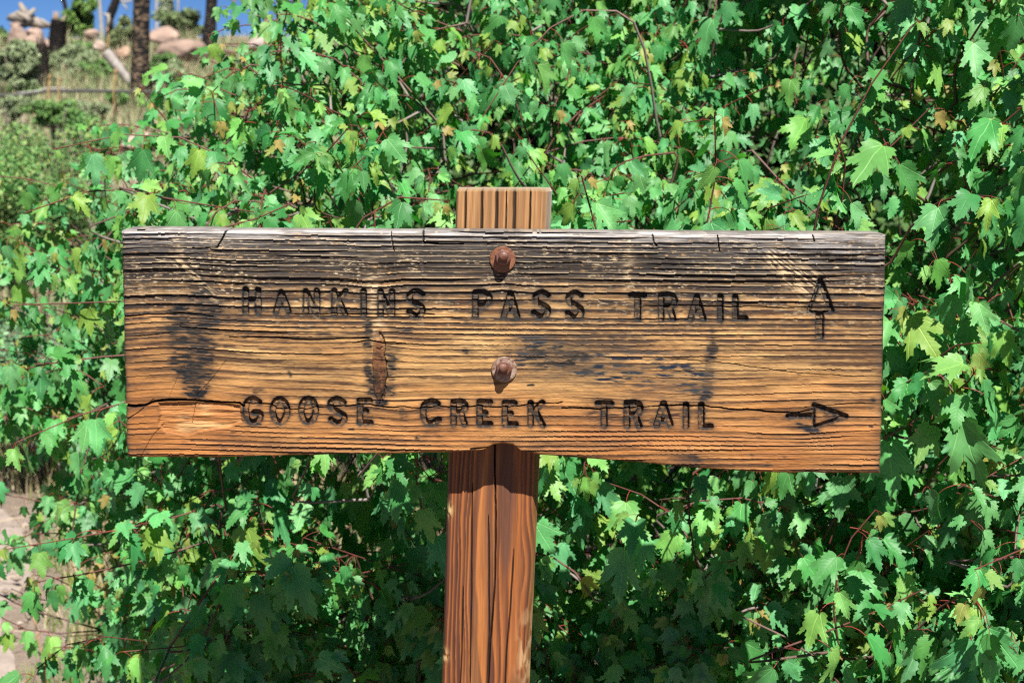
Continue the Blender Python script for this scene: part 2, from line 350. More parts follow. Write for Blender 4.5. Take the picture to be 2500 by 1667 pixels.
# growth rings: a warped coordinate, so the lines bow round knots and dents
G = Y + 9 * gau(X, Y, 425, 850, 120, 190) * 1.2 + 4 * gau(X, Y, 425, 640, 110, 60) - 7 * gau(X, Y, 912, 690, 55, 70) + 8 * gau(X, Y, 400, 985, 130, 60)
G = G + 7 * gau(X, Y, 1340, 945, 190, 60) - 9 * gau(X, Y, 1760, 965, 190, 70) - 9 * gau(X, Y, 1925, 1062, 120, 26) + 4 * np.sin(X / 260.0) * sstep(740, 900, Y)
G = G - 10 * gau(X, Y, 990, 1010, 60, 30) + 5 * gau(X, Y, 1230, 700, 40, 20)
kn = gau(X, Y, 926, 900, 60, 75); G = G + kn * np.clip((Y - 900) * 0.18, -12, 12) * -1 + (X - 1230) * -0.0065
G = G + 3.2 * (fbm(X / 170, Y / 60, 51, 3) - 0.5) + 1.2 * (fbm(X / 35, Y / 18, 52, 3) - 0.5)
rings = np.array([540, 566, 577, 589, 601, 614, 627, 640, 653, 666, 680, 695, 712, 731, 753, 774, 788, 801, 813, 826, 839, 851, 866, 883, 899, 916, 934, 953, 971, 991, 1013, 1034, 1048, 1060, 1071, 1083, 1094, 1106, 1118, 1131, 1144, 1156, 1180], float)
ki = np.clip(np.searchsorted(rings, G.ravel(), 'right') - 1, 0, len(rings) - 2).reshape(G.shape)
span = rings[ki + 1] - rings[ki]; u = (G - rings[ki]) / span; px_from = G - rings[ki]; px_to = rings[ki + 1] - G
ringr = np.random.default_rng(5).random(len(rings))
near = np.where(px_from < px_to, ringr[ki], ringr[np.minimum(ki + 1, len(rings) - 1)])
top = sstep(760, 655, Y + 40 * (fbm(X / 210, Y / 90, 61, 3) - 0.5))             # weathered upper part
flat = gau(X, Y, 1500, 950, 420, 55) + gau(X, Y, 420, 985, 160, 80)
amp = (0.55 + 0.55 * top + 0.35 * sstep(1030, 1060, Y)) * (1 - 0.6 * np.clip(flat, 0, 1)) * (0.55 + 0.75 * near)
crest = np.exp(-(px_to / 2.6) ** 2) * (px_to < px_from) + np.exp(-(px_from / 1.1) ** 2) * (px_from <= px_to)
vary = 0.10 + 1.6 * sstep(0.32, 0.66, fbm(X / 230, G / 17, 73, 3))
H = (1.35 - 0.45 * sstep(720, 800, Y)) * amp * vary * (0.5 * crest + 0.8 * u ** 1.5 - 0.5 * np.exp(-px_from / 3.5))
H = H + 0.7 * (fbm(X / 300, Y / 120, 71, 3) - 0.5) + 0.55 * (fbm(X / 55, G / 3.0, 72, 4) - 0.5) * (0.7 + 0.8 * top) + 0.35 * (fbm(X / 9, Y / 5, 74, 3) - 0.5)

def seg_dist(X, Y, pts):
    d = np.full(X.shape, 1e9)
    for (ax, ay), (bx, by) in zip(pts[:-1], pts[1:]):
        dx, dy = bx - ax, by - ay; L2 = dx * dx + dy * dy + 1e-9
        q = np.clip(((X - ax) * dx + (Y - ay) * dy) / L2, 0, 1)
        d = np.minimum(d, np.hypot(X - ax - q * dx, Y - ay - q * dy))
    return d
def local(pts, pad):
    p = np.array(pts); m = (X > p[:, 0].min() - pad) & (X < p[:, 0].max() + pad) & (Y > p[:, 1].min() - pad) & (Y < p[:, 1].max() + pad)
    r = np.where(m.any(1))[0]; c = np.where(m.any(0))[0]
    if len(r) == 0: return (slice(0, 1), slice(0, 1))
    return (slice(r[0], r[-1] + 1), slice(c[0], c[-1] + 1))
letid = np.full(X.shape, -1); groove = np.zeros(X.shape); ldist = np.full(X.shape, 99.0); wall = np.zeros(X.shape)
for i, (kind, dep, hw, strokes) in enumerate(LET):
    dep = dep * 0.72
    AW = {16: (.55, .95, .35, .35, 1, 1), 32: (1, 1, .75, .35)}.get(i)
    sl_ = local([p for st in strokes for p in st], 30); xx, yy = X[sl_], Y[sl_]
    jit = 1.6 * (fbm(xx / 6, yy / 6, 80 + i, 2) - 0.5)
    hw = hw + 1.3; d = np.min([seg_dist(xx, yy, st) + (hw * (1 - AW[q]) if AW else 0) for q, st in enumerate(strokes)], 0) + jit
    g = 1.2 * dep * sstep(hw + 0.4, hw - 2.2, d); groove[sl_] = np.maximum(groove[sl_], g)
    wall[sl_] = np.maximum(wall[sl_], np.exp(-((d - hw + 1.2) / 2.6) ** 2))
    ldist[sl_] = np.minimum(ldist[sl_], d - hw); letid[sl_] = np.where((d < hw + 0.3), i, letid[sl_])
# cracks
c1 = [(280 + a / 4.523, 860 + b / 4.523) for a, b in ((110, 582), (220, 598), (340, 586), (440, 545), (560, 532), (700, 524), (900, 530), (1100, 545), (1380, 562), (1420, 600))]
c2 = z4((165, 215), (340, 215), (470, 220), (540, 265), (690, 275), (800, 275), (860, 280), (1010, 250), (1140, 245), (1330, 240), (1470, 235), (1620, 225), (1750, 245), (1880, 265), (2000, 250), (2200, 275))
c3 = z5((120, 275), (330, 250), (470, 250), (660, 240), (780, 240), (870, 250), (1060, 250), (1240, 235), (1480, 215), (1700, 205), (1750, 190))
c4 = z5((1750, 262), (1900, 255), (2050, 262), (2200, 275)) + z6((80, 200), (200, 185), (280, 190), (430, 185), (560, 175), (740, 165), (940, 165), (1000, 185), (1250, 205), (1500, 215), (1680, 225), (1780, 205), (1830, 195))
c5 = [(1965, 992), (2010, 990), (2080, 985), (2150, 984)]
c6 = [(1640, 876), (1800, 890), (1900, 905), (2000, 915), (2150, 920)]
c7 = [(300, 772), (380, 768), (440, 764), (520, 772)]; c8 = [(305, 822), (360, 818), (420, 812)]
c9 = [(440, 797), (520, 804), (620, 809), (700, 812)]; c10 = [(560, 822), (700, 826), (800, 829), (900, 827)]
c11 = [(552, 563), (545, 580), (530, 605), (490, 607), (470, 606)]; c12 = [(1034, 565), (1034, 592), (1075, 596), (1130, 596)]; c13 = [(955, 567), (958, 590), (962, 612)]
c14 = [(1593, 572), (1596, 590), (1604, 600)]; c15 = [(1752, 575), (1755, 600), (1757, 615)]; c16 = [(1985, 575), (1988, 590)]
c17 = [(500, 640), (640, 645), (780, 643)]; c18 = [(1240, 640), (1320, 642), (1420, 640)]; c19 = [(700, 767), (800, 767), (905, 767), (1000, 767), (1060, 768)]; c20 = [(1570, 746), (1700, 748), (1850, 749), (2150, 752)]
c21 = [(860, 836), (905, 830), (940, 838), (990, 838)]
c22 = [(1208, 1090), (1190, 1092), (1150, 1096)]
CR = [(c1, 3.0, 6), (c2, 1.5, 4), (c3, 1.6, 4), (c4, 1.6, 4), (c5, 1.2, 2), (c6, 0.8, 2), (c7, 1.4, 3), (c8, 1.0, 2), (c9, 1.3, 3), (c10, 1.6, 3), (c11, 1.8, 5), (c12, 1.8, 4), (c13, 1.3, 3), (c14, 1.6, 3), (c15, 1.6, 3), (c16, 1.4, 3), (c17, 1.0, 2), (c18, 1.3, 3), (c19, 1.2, 3), (c20, 1.4, 3), (c21, 1.4, 3), (c22, 2.0, 4)]
cut1 = [(375, 975), (340, 1005), (312, 1026)]; cut2 = [(470, 862), (440, 905), (415, 968)]; cut3 = [(400, 1034), (372, 1065), (345, 1115)]; cut4 = [(552, 880), (520, 920), (480, 965), (468, 1035)]
CR += [(cut1, 1.0, 1.5), (cut3, 0.8, 1.0), (cut4, 0.8, 1.0), (cut2, 0.7, 0.8)]
crack = np.zeros(X.shape)
for i, (pts, w, dep) in enumerate(CR):
    sl_ = local(pts, 14); xx, yy = X[sl_], Y[sl_]
    d = seg_dist(xx + 0, yy + (3.0 if w > 1.7 else 7.0) * (fbm(xx / 45, yy / 70, 120 + i, 4) - 0.5), pts)
    ww = w * (0.25 + 1.3 * fbm(xx / 50, yy / 90, 140 + i, 2))
    crack[sl_] = np.maximum(crack[sl_], dep * np.clip(1.25 - d / (ww + 0.3), 0, 1))
# torn-out chip left of the second line, and a worn knot hole at the lower edge
poly = np.array([(385, 984), (470, 982), (560, 985), (586, 990), (590, 1028), (560, 1042), (500, 1050), (460, 1062), (405, 1056), (385, 1035), (392, 1010)])
def inside_soft(poly, soft):
    d = seg_dist(X, Y, [tuple(p) for p in np.vstack([poly, poly[:1]])]); ins = np.zeros(X.shape, bool); n = len(poly)
    for i in range(n):
        (x1, y1), (x2, y2) = poly[i], poly[(i + 1) % n]
        ins ^= ((y1 > Y) != (y2 > Y)) & (X < (x2 - x1) * (Y - y1) / (y2 - y1 + 1e-9) + x1)
    return np.clip(0.5 + np.where(ins, d, -d) / soft + 0.8 * (fbm(X / 14, Y / 7, 160, 3) - 0.5), 0, 1)
chip = inside_soft(poly, 5.0)
notch = np.clip(1.25 - ((X - 1226) / 46) ** 2 - ((Y - 1107) / 20) ** 2 + 0.3 * (fbm(X / 9, Y / 9, 165, 2) - 0.5), 0, 1)
knot = np.clip(1.35 + 0.8 * (fbm(X / 8, Y / 16, 176, 3) - .5) - ((X - 926 - (Y - 900) * 0.03 - 7 * (fbm(Y / 30, X * 0, 173, 2) - .5)) / (17 + 5 * (fbm(Y / 17, X * 0 + 2, 174, 2) - .5))) ** 2 - ((Y - 898) / 84) ** 2, 0, 1)
knot2 = np.clip(1.2 - ((X - 1668) / 38) ** 2 - ((Y - 1122) / 17) ** 2, 0, 1)
cellk = np.abs(((Y + 16 * (fbm(X / 13, Y / 21, 170, 3) - .5)) / 27.0) % 1 - 0.5) + 0.10 * sstep(0.45, 0.6, vnoise(X / 11, Y / 15, 172))
kcr = np.clip(1 - cellk / 0.045, 0, 1) * knot; kedge = np.exp(-((knot - 0.35) / 0.16) ** 2)
H = H * (1 - 0.85 * np.clip(chip + knot, 0, 1)) - 2.6 * chip * (0.4 + 1.2 * fbm(X / 60, Y / 7, 161, 4)) - 1.8 * chip * gau(X, Y, 490, 984, 130, 12) - 7.0 * notch + 0.9 * knot - 1.6 * kcr - 2.2 * kedge * (X > 926) - 0.9 * kedge
H = H - groove * (1 - 0.35 * chip) - crack
for bx, by in ((1228, 633), (1230, 902)): H = H - 0.7 * gau(X, Y, bx, by, 36, 36)
gouge = np.maximum.reduce([np.exp(-(seg_dist(X, Y, p) / w) ** 2) for p, w in (([(432, 640), (470, 665), (528, 735)], 12), ([(1890, 632), (1935, 655), (2005, 695)], 22), ([(1905, 640), (1935, 685), (1965, 705)], 18))])
torn = gouge * (fbm((X + Y) / 34, (Y - 0.75 * X) / 5.0, 175, 4) - 0.40)
H = H + 1.6 * torn - 0.4 * gouge
edge = np.minimum.reduce([(X - leftX[:, None]) / 1.0, (rightX[:, None] - X), (Y - topY[None]), (botY[None] - Y)])
H = H - 3.2 * np.exp(-np.clip(edge, 0, None) / 3.0) * 0.8 - 1.0 * np.exp(-np.clip(Y - topY[None], 0, None) / 9.0)
H[t_ < 0.10] += (0.9 * (fbm(X / 70, Y / 5, 177, 3) - 0.5))[t_ < 0.10]

# --- colour of the board itself: sapwood, soot and painted shade in the eroded grain, silvering, stains, char in the letters
orange = np.array((0.43, 0.175, 0.050)); tan = np.array((0.50, 0.265, 0.095)); gold = np.array((0.60, 0.375, 0.160)); pale = np.array((0.68, 0.57, 0.42))
soot = np.array((0.026, 0.021, 0.019)); grey = np.array((0.30, 0.285, 0.28)); brown = np.array((0.155, 0.075, 0.040)); plum = np.array((0.17, 0.085, 0.065)); fresh = np.array((0.66, 0.36, 0.15))
w_or = np.clip(sstep(870, 1060, Y) * 0.8 + sstep(760, 300, X) * 0.55 * sstep(700, 840, Y) + 0.7 * (fbm(X / 160, Y / 60, 181, 3) - 0.5), 0, 1)
C = lerp3(np.broadcast_to(gold, X.shape + (3,)), tan, np.clip(0.5 + 1.4 * (fbm(X / 120, Y / 25, 182, 3) - 0.5), 0, 1))
C = lerp3(C, orange, w_or)
C = C * (0.52 + 0.80 * fbm(X / 110, G / 3.6, 183, 4))[..., None] * (0.74 + 0.50 * fbm(X / 260, G / 16, 192, 3))[..., None]
# earlywood: soot, dirt and painted-in shade under the ridges, uneven along the board
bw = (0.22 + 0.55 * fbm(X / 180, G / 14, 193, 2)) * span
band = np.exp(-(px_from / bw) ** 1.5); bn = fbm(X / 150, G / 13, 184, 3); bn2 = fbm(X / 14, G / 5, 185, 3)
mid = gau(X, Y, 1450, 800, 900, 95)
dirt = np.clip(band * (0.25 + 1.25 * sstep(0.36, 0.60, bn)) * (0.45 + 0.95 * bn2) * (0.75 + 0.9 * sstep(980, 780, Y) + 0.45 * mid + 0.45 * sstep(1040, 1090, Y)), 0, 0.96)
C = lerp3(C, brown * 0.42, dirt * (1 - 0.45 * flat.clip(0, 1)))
# broken, weak latewood line
line = np.exp(-(np.minimum(px_from, px_to) / 1.6) ** 2) * (0.25 + 0.8 * ringr[ki]) * sstep(0.30, 0.62, fbm(X / 90, G / 11, 194, 3))
C = lerp3(C, plum * 0.8, np.clip(line * (1 - top) * 0.9, 0, 0.8))
# long sooty veils over the middle
veil = sstep(0.50, 0.72, fbm(X / 330, Y / 26, 195, 4)) * sstep(560, 640, Y) * sstep(1010, 900, Y); C = lerp3(C, brown * 0.5, np.clip(veil * 0.55 * (0.4 + bn2), 0, 0.7))
# soot and lichen-dark upper third with pale worn ridges
spk = fbm(X / 13, Y / 2.6, 186, 4); spk2 = fbm(X / 60, Y / 18, 187, 3)
tw = top * np.clip(1.3 - 6.0 * np.clip(spk - 0.62, 0, 1) * (0.6 + spk2) - 0.35 * sstep(0.58, 0.78, spk2) * sstep(0.48, 0.62, spk), 0, 1)
topcol = lerp3(np.broadcast_to(soot * 0.6, X.shape + (3,)), np.array((0.055, 0.042, 0.032)), np.clip(1.6 * (spk2 - 0.35), 0, 1) * (0.3 + 0.7 * sstep(0, 1, u)))
C = lerp3(C, topcol, np.clip(tw * 0.97, 0, 0.985))
half = sstep(930, 740, Y) * np.clip(band * 1.3, 0, 1) * (0.20 + 1.0 * sstep(0.38, 0.62, bn2)); C = lerp3(C, soot * 1.3, np.clip(half * 0.85, 0, 0.93))  # more soot below the ridges, their shade put into the colour
ridge = np.exp(-(px_to / 1.7) ** 2); C = lerp3(C, np.array((0.50, 0.395, 0.27)), np.clip(ridge * (0.30 + 0.75 * top) * sstep(0.30, 0.55, fbm(X / 140, G / 9, 188, 2)) * sstep(880, 740, Y), 0, 0.92))
flk = sstep(0.60, 0.74, fbm(X / 11, Y / 2.8, 198, 4)) * sstep(0.42, 0.62, fbm(X / 70, Y / 22, 199, 3)) * sstep(860, 700, Y); C = lerp3(C, np.array((0.52, 0.40, 0.25)), np.clip(flk * 0.8, 0, 0.8))
# silvered top edge
sil = np.clip(1.2 * np.exp(-np.clip(Y - topY[None] - 4, 0, None) / (13 + 9 * gau(X, Y, 380, 575, 170, 60))) * (0.35 + 1.1 * fbm(X / 75, Y / 7, 189, 3)), 0, 1)
C = lerp3(C, np.array((0.50, 0.47, 0.455)), sil * (0.35 + 0.65 * sstep(0.38, 0.6, fbm(X / 90, Y / 3.0, 197, 4))))
right_grey = gau(X, Y, 2080, 600, 260, 50); C = lerp3(C, grey, np.clip(right_grey * 0.55 * sstep(0.4, 0.65, fbm(X / 60, Y / 6, 190, 3)), 0, 1))
# pale scar stripes, torn fibre
for cx, cy, sx, sy, k in ((912, 715, 20, 62, 0.75), (922, 800, 15, 32, 0.8), (1534, 650, 13, 50, 0.5), (440, 600, 10, 40, 0.25)):
    C = lerp3(C, pale * np.array((0.9, 0.8, 0.66)), np.clip(k * gau(X + 9 * (fbm(X / 12, Y / 14, 196, 3) - .5), Y, cx, cy, sx, sy) * sstep(0.36, 0.62, fbm(X / 18, Y / 4.5, 191, 4)), 0, 0.8))
gf = fbm((X + Y) / 34, (Y - 0.75 * X) / 5.0, 175, 4); C = lerp3(C, np.array((0.52, 0.38, 0.22)), np.clip(gouge * sstep(0.42, 0.62, gf) * 1.0, 0, 0.85))
C = lerp3(C, soot * 2, np.clip(gouge * sstep(0.44, 0.30, gf), 0, 0.75))
# stains with shapes of their own
def stain(pts, w, k, seed, colr=soot):
    global C
    sl_ = local(pts, w * 3.2); xx, yy = X[sl_], Y[sl_]
    d = seg_dist(xx + 14 * (fbm(xx / 22, yy / 22, seed, 3) - 0.5), yy, pts)
    a = np.clip(k * np.exp(-(d / w) ** 2) * (0.35 + 1.3 * sstep(0.36, 0.60, fbm(xx / 24, yy / 5.0, seed + 1, 3))), 0, 0.95)
    a = a * (1 - 0.6 * np.exp(-(px_to[sl_] / 1.8) ** 2)) * (0.5 + 0.75 * sstep(0.36, 0.58, fbm(xx / 40, G[sl_] / 6.0, seed + 5, 3)))
    C[sl_] = lerp3(C[sl_], np.asarray(colr), a)
stain([(440, 780), (455, 850), (455, 890)], 30, 2.3, 201); stain([(505, 750), (492, 850), (488, 905), (475, 945)], 24, 2.3, 203); stain([(480, 700), (520, 770)], 26, 1.1, 205)
stain([(425, 760), (428, 830)], 7, 0.5, 206); stain([(1738, 850), (1732, 900), (1722, 965)], 10, 2.4, 207); stain([(1740, 800), (1738, 850)], 8, 0.5, 208)
stain([(1290, 860), (1400, 880), (1560, 905), (1700, 930)], 46, 1.1, 209, soot * 2.2); stain([(1190, 660), (1240, 680)], 20, 0.35, 211); stain([(1310, 870), (1420, 872)], 18, 1.5, 212)
stain([(1450, 1010), (1600, 1020), (1700, 1015)], 30, 0.55, 213, brown * 0.6); stain([(1950, 1040), (1990, 1050)], 14, 0.75, 215); stain([(985, 1003), (990, 1015)], 11, 1.1, 216)
stain([(903, 780), (899, 850), (899, 930)], 8, 1.5, 217); stain([(912, 930), (930, 985)], 12, 1.6, 242); stain([(953, 850), (955, 900), (948, 945)], 9, 1.3, 218); stain([(965, 860), (960, 905)], 16, 0.55, 219); stain([(905, 960), (926, 972), (955, 955)], 11, 1.0, 221); stain([(893, 770), (897, 835)], 9, 0.55, 223)
stain([(960, 800), (1000, 803)], 14, 0.6, 224); stain([(1138, 786), (1140, 786)], 7, 1.0, 225); stain([(1138, 856), (1144, 858)], 8, 1.0, 226); stain([(1250, 781), (1254, 781)], 5, 0.9, 227)
stain([(1495, 830), (1502, 834)], 8, 0.95, 228); stain([(625, 955), (645, 956)], 5, 0.95, 229); stain([(706, 908), (710, 915)], 5, 0.9, 230); stain([(1016, 1068), (1035, 1066)], 6, 0.9, 231); stain([(2128, 975), (2132, 977)], 5, 0.8, 232)
stain([(1636, 1120), (1700, 1122)], 16, 0.75, 233); stain([(1872, 1134), (1878, 1137)], 6, 0.8, 234); stain([(388, 998), (394, 1002)], 6, 0.9, 235); stain([(445, 1018), (458, 1024)], 4, 0.7, 236)
stain([(735, 1068), (900, 1072)], 3.5, 0.55, 237); stain([(560, 778), (600, 790)], 16, 0.6, 238); stain([(1600, 590), (1602, 630)], 7, 0.4, 239)
rr = np.random.default_rng(12)
for k in range(46):
    fx, fy = rr.uniform(320, 2130), rr.uniform(700, 1130); stain([(fx, fy), (fx + rr.uniform(2, 10), fy + rr.uniform(-2, 2))], rr.uniform(2, 4), rr.uniform(0.4, 0.9), 300 + k)
endst = np.exp(-np.clip(X - leftX[:, None], 0, None) / 9.0) + np.exp(-np.clip(rightX[:, None] - X, 0, None) / 13.0)
C = lerp3(C, soot * 1.6, np.clip(endst * 0.85 * (0.5 + 0.8 * fbm(X / 8, Y / 22, 241, 3)) * sstep(560, 640, Y), 0, 0.85))
# chip, knots
cf = fbm(X / 45, Y / 8, 245, 4)
C = lerp3(C, lerp3(np.broadcast_to(np.array((0.46, 0.20, 0.070)), X.shape + (3,)), np.array((0.66, 0.42, 0.20)), sstep(0.45, 0.72, cf + 0.30 * gau(X, Y, 470, 1042, 60, 12) - 0.05)), np.clip(chip * 0.5, 0, 0.55))
C = lerp3(C, lerp3(np.broadcast_to(np.array((0.030, 0.014, 0.009)), X.shape + (3,)), np.array((0.16, 0.062, 0.026)), sstep(0.35, 0.65, fbm(X / 9, Y / 14, 246, 3) + 0.25 * sstep(900, 830, Y))), np.clip(knot * 1.1, 0, 0.92))
C = lerp3(C, soot, np.clip(kcr * 0.9 + kedge * 0.55 * (Y > 850), 0, 0.9)); C = lerp3(C, soot * 2.2, np.clip(notch * 1.2, 0, 0.95)); C = lerp3(C, brown * 0.6, np.clip(knot2 * 0.6, 0, 0.7))
# char in letters: burnt walls, patchy floor, singed rim
lf = fbm(X / 7, Y / 7, 247, 3); inl = (ldist < 0).astype(float)
C = lerp3(C, soot * 0.9, np.clip(inl * (0.34 + 0.56 * sstep(0.42, 0.60, lf)) * (1 - 0.3 * chip), 0, 0.9))
C = lerp3(C, np.array((0.018, 0.022, 0.025)), np.clip(wall * 0.95 * (0.4 + lf), 0, 0.92))
C = lerp3(C, soot, np.clip(np.exp(-np.clip(ldist, 0, None) / 5.5) * (ldist > 0) * (0.15 + 0.7 * lf), 0, 0.7))
C = C * (1 + np.array((0.02, 0.0, -0.06)) * sstep(720, 820, Y)[..., None]); C = lerp3(C, soot * 0.6, np.clip(crack / 2.2, 0, 0.93)); C = np.clip(C, 0.008, 0.85)

P0 = on_y(X, Y, 0.0); P0[..., 1] -= H * 0.001
vid = np.arange(NXV * NYV).reshape(NYV, NXV)
quads = np.stack([vid[:-1, :-1], vid[1:, :-1], vid[1:, 1:], vid[:-1, 1:]], -1).reshape(-1, 4)
fid = letid[:-1, :-1].copy()
for a in (letid[1:, :-1], letid[1:, 1:], letid[:-1, 1:]): fid = np.where(fid < 0, -1, np.where(a < 0, -1, fid))
kf = (knot[:-1, :-1] > 0.33) & (fid < 0); fid = np.where(kf, 900, fid).ravel()
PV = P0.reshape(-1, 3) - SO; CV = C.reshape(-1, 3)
def sub_mesh(name, mask, extraV=None, extraF=None, extraC=None):
    q = quads[mask]; used, inv = np.unique(q, return_inverse=True); F = inv.reshape(-1, 4); V = PV[used]; K = CV[used]
    if extraV is not None: F = np.concatenate([F, extraF + len(V)]); V = np.concatenate([V, extraV]); K = np.concatenate([K, extraC])
    me = fast_mesh(name, V, F); add_col(me, K); return me
# edges and back of the board
def loop_pts(rows, cols, y): p = P0[rows, cols].copy(); q = p.copy(); q[:, 1] = y; return p, q
BT = 0.0395
per = np.concatenate([vid[0, :], vid[1:, -1], vid[-1, -2::-1], vid[-2:0:-1, 0]])
pf = P0.reshape(-1, 3)[per]; cfr = CV[per]; levels = 6; EV = []; EC = []
pidx = np.arange(len(per))
for k in range(levels):
    f = k / (levels - 1); q = pf.copy(); q[:, 1] = pf[:, 1] * (1 - f) + BT * f
    cen = pf.mean(0); dirv = (pf - cen) * np.array((1, 0, 1)); dirv /= np.linalg.norm(dirv, axis=1)[:, None]
    q += dirv * (0.0012 * (fbm(pidx / 14.0, np.full(len(per), f * 6), 260, 3) - 0.5) * (0 < k < levels - 1))[:, None]
    EV.append(q - SO); EC.append(np.clip((0.5 + 0.5 * (1 - f)) * cfr * 0.6 + np.array((0.20, 0.175, 0.15)) * (0.2 + 0.6 * fbm(pidx / 9.0, np.full(len(per), f * 9), 261, 3))[:, None], 0, 0.8))
EV = np.concatenate(EV); EC = np.concatenate(EC); n = len(per); j = np.arange(n); jn = (j + 1) % n
EF = np.concatenate([np.stack([k * n + j, k * n + jn, (k + 1) * n + jn, (k + 1) * n + j], -1) for k in range(levels - 1)])
b0 = (levels - 1) * n; tops = b0 + np.arange(NXV); bots = b0 + (NXV - 1) + (NYV - 1) + np.arange(NXV)[::-1][::1]
bots = b0 + np.array([(NXV - 1) + (NYV - 1) + (NXV - 1 - i) for i in range(NXV)])
EF = np.concatenate([EF, np.stack([tops[:-1], tops[1:], bots[1:], bots[:-1]], -1)])
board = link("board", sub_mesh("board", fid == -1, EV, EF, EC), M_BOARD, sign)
for i, L_ in enumerate(LET):
    if (fid == i).any(): link(L_[0], sub_mesh(L_[0], fid == i), M_BOARD, board)
link("knot", sub_mesh("knot", fid == 900), M_BOARD, board)

# --- post: front face carved as a grid, chamfered right edge, whole length down into the ground
yp = 0.0405
pl = on_y(np.array([1116., 1093., 1079.]), np.array([468., 1116., 1667.]), yp); pr = on_y(np.array([1350., 1317., 1295.]), np.array([469., 1116., 1667.]), yp)
ztop = pl[0, 2]; PX, PY = 130, 700
fz = np.linspace(0, 1, PY + 1); zz = ztop + (-0.35 - ztop) * fz
fl = np.polyfit(pl[:, 2], pl[:, 0], 1); fr = np.polyfit(pr[:, 2], pr[:, 0], 1)
px0 = np.polyval(fl, zz) + 0.0012 * (fbm(zz * 14, zz * 0, 270, 3) - 0.5); px1 = np.polyval(fr, zz) + 0.0012 * (fbm(zz * 14, zz * 0, 271, 3) - 0.5)
a_, b_ = np.meshgrid(np.linspace(0, 1, PX + 1), np.arange(PY + 1)); ZZ = zz[:, None] + 0 * a_
PXX = px0[:, None] + (px1 - px0)[:, None] * a_; ZZ[0] += 0.0022 * (fbm(a_[0] * 7, a_[0] * 0, 272, 3) - 0.5)
zn = ZZ; W = px1 - px0
upp0 = sstep(ztop - 0.10, ztop - 0.03, zn)
kz = gau(a_, zn, 1.0, 0.985, 0.26, 0.055)
RB = np.array([-.4, 0, .05, .12, .16, .25, .285, .36, .50, .60, .66, .735, .80, .835, .90, .945, 1.0, 1.4]); ga = np.interp(a_ + 0.20 * (fbm(a_ * 1.6, zn * 2.6, 291, 4) - 0.5) * 2 * sstep(ztop - 0.05, ztop - 0.4, zn), RB, np.arange(len(RB))) + 0.5 * (fbm(a_ * 2.2, zn * 2.4, 273, 3) - 0.5) * sstep(ztop - 0.05, ztop - 0.5, zn) + 0.6 * np.sin(zn * 7) * (1 - a_) + 3.0 * kz * (a_ - 1.1) + 0.35 * fbm(a_ * 5, zn * 5, 274, 3)
gu = ga % 1.0; gi = np.floor(ga).astype(int); gr = _tab[gi & 255, 7]
dk = (1 - 0.5 * upp0) * (0.55 + 0.9 * fbm(a_ * 3, zn * 3.5, 293, 3)) * (0.35 + 0.95 * gr) * (sstep(0.0, 0.75, gu) * sstep(1.0, 0.90, gu))
upp = sstep(ztop - 0.10, ztop - 0.03, zn)
lightc = lerp3(np.broadcast_to(np.array((0.38, 0.128, 0.034)), a_.shape + (3,)), np.array((0.47, 0.265, 0.115)), upp * 0.85)
PC = lerp3(lightc, lerp3(np.broadcast_to(np.array((0.085, 0.030, 0.020)), a_.shape + (3,)), np.array((0.21, 0.085, 0.03)), upp), np.clip(dk * (0.45 + 1.1 * fbm(a_ * 6, zn * 5, 275, 3)), 0, 0.93))
blot = sstep(0.5, 0.68, fbm(a_ * 4.0 + 0.7 * np.sin(zn * 5), zn * 5.5, 276, 3)) * np.exp(-((a_ - 0.62) / 0.26) ** 2) * (1 - upp)
PC = lerp3(PC, np.array((0.13, 0.054, 0.032)), np.clip(blot * 1.0, 0, 0.88)); PC = lerp3(PC, np.array((0.56, 0.24, 0.075)), np.clip(0.6 * np.exp(-((a_ - 0.40) / 0.13) ** 2) * (1 - upp) * fbm(a_ * 7, zn * 6, 277, 3), 0, 0.5))
PC = PC * (0.70 + 0.50 * fbm(a_ * 60, zn * 9, 278, 3))[..., None] * (0.78 + 0.40 * fbm(a_ * 9 + 0.8 * np.sin(zn * 6), zn * 4, 292, 3))[..., None]
PH = 0.45 * (1 - dk) * 0.6 + 0.5 * (fbm(a_ * 26, zn * 7, 279, 3) - 0.5)
def pcrack(apts, zpts, w, dep, colr=0.012):
    global PC, PH
    c = np.interp(-zn, [-z for z in zpts], apts) + 0.012 * (fbm(zn * 16, zn * 0, 280 + len(apts), 3) - 0.5)
    m = (zn < zpts[0]) & (zn > zpts[-1]); tpr = np.clip(np.minimum(zpts[0] - zn, zn - zpts[-1]) / 0.03 + 0.3, 0, 1)
    k = np.clip(1.3 - np.abs(a_ - c) / (w * tpr), 0, 1) * m
    PH = PH - dep * k; PC = lerp3(PC, np.array((colr, colr * 0.8, colr * 0.7)), np.clip(k * 1.2, 0, 0.95))
pcrack([0.50, 0.50, 0.54, 0.56, 0.53, 0.5], [ztop - .2, 1.24, 1.16, 1.08, 1.0, 0.5], 0.008, 4); pcrack([0.46, 0.49, 0.52, 0.50], [1.16, 1.08, 1.02, 0.8], 0.009, 2)
pcrack([0.27, 0.29, 0.33], [1.2, 1.1, 0.95], 0.008, 2); pcrack([0.75, 0.74, 0.72, 0.72], [1.12, 1.05, 0.99, 0.8], 0.008, 2); pcrack([0.2, 0.22, 0.2], [1.08, 1.0, 0.7], 0.007, 2)
for ac, w in ((0.095, 0.010), (0.265, 0.012), (0.42, 0.016), (0.605, 0.017), (0.52, 0.006), (0.77, 0.008)): pcrack([ac, ac + 0.012], [ztop + 0.02, ztop - 0.12], w, 3.5, 0.02)
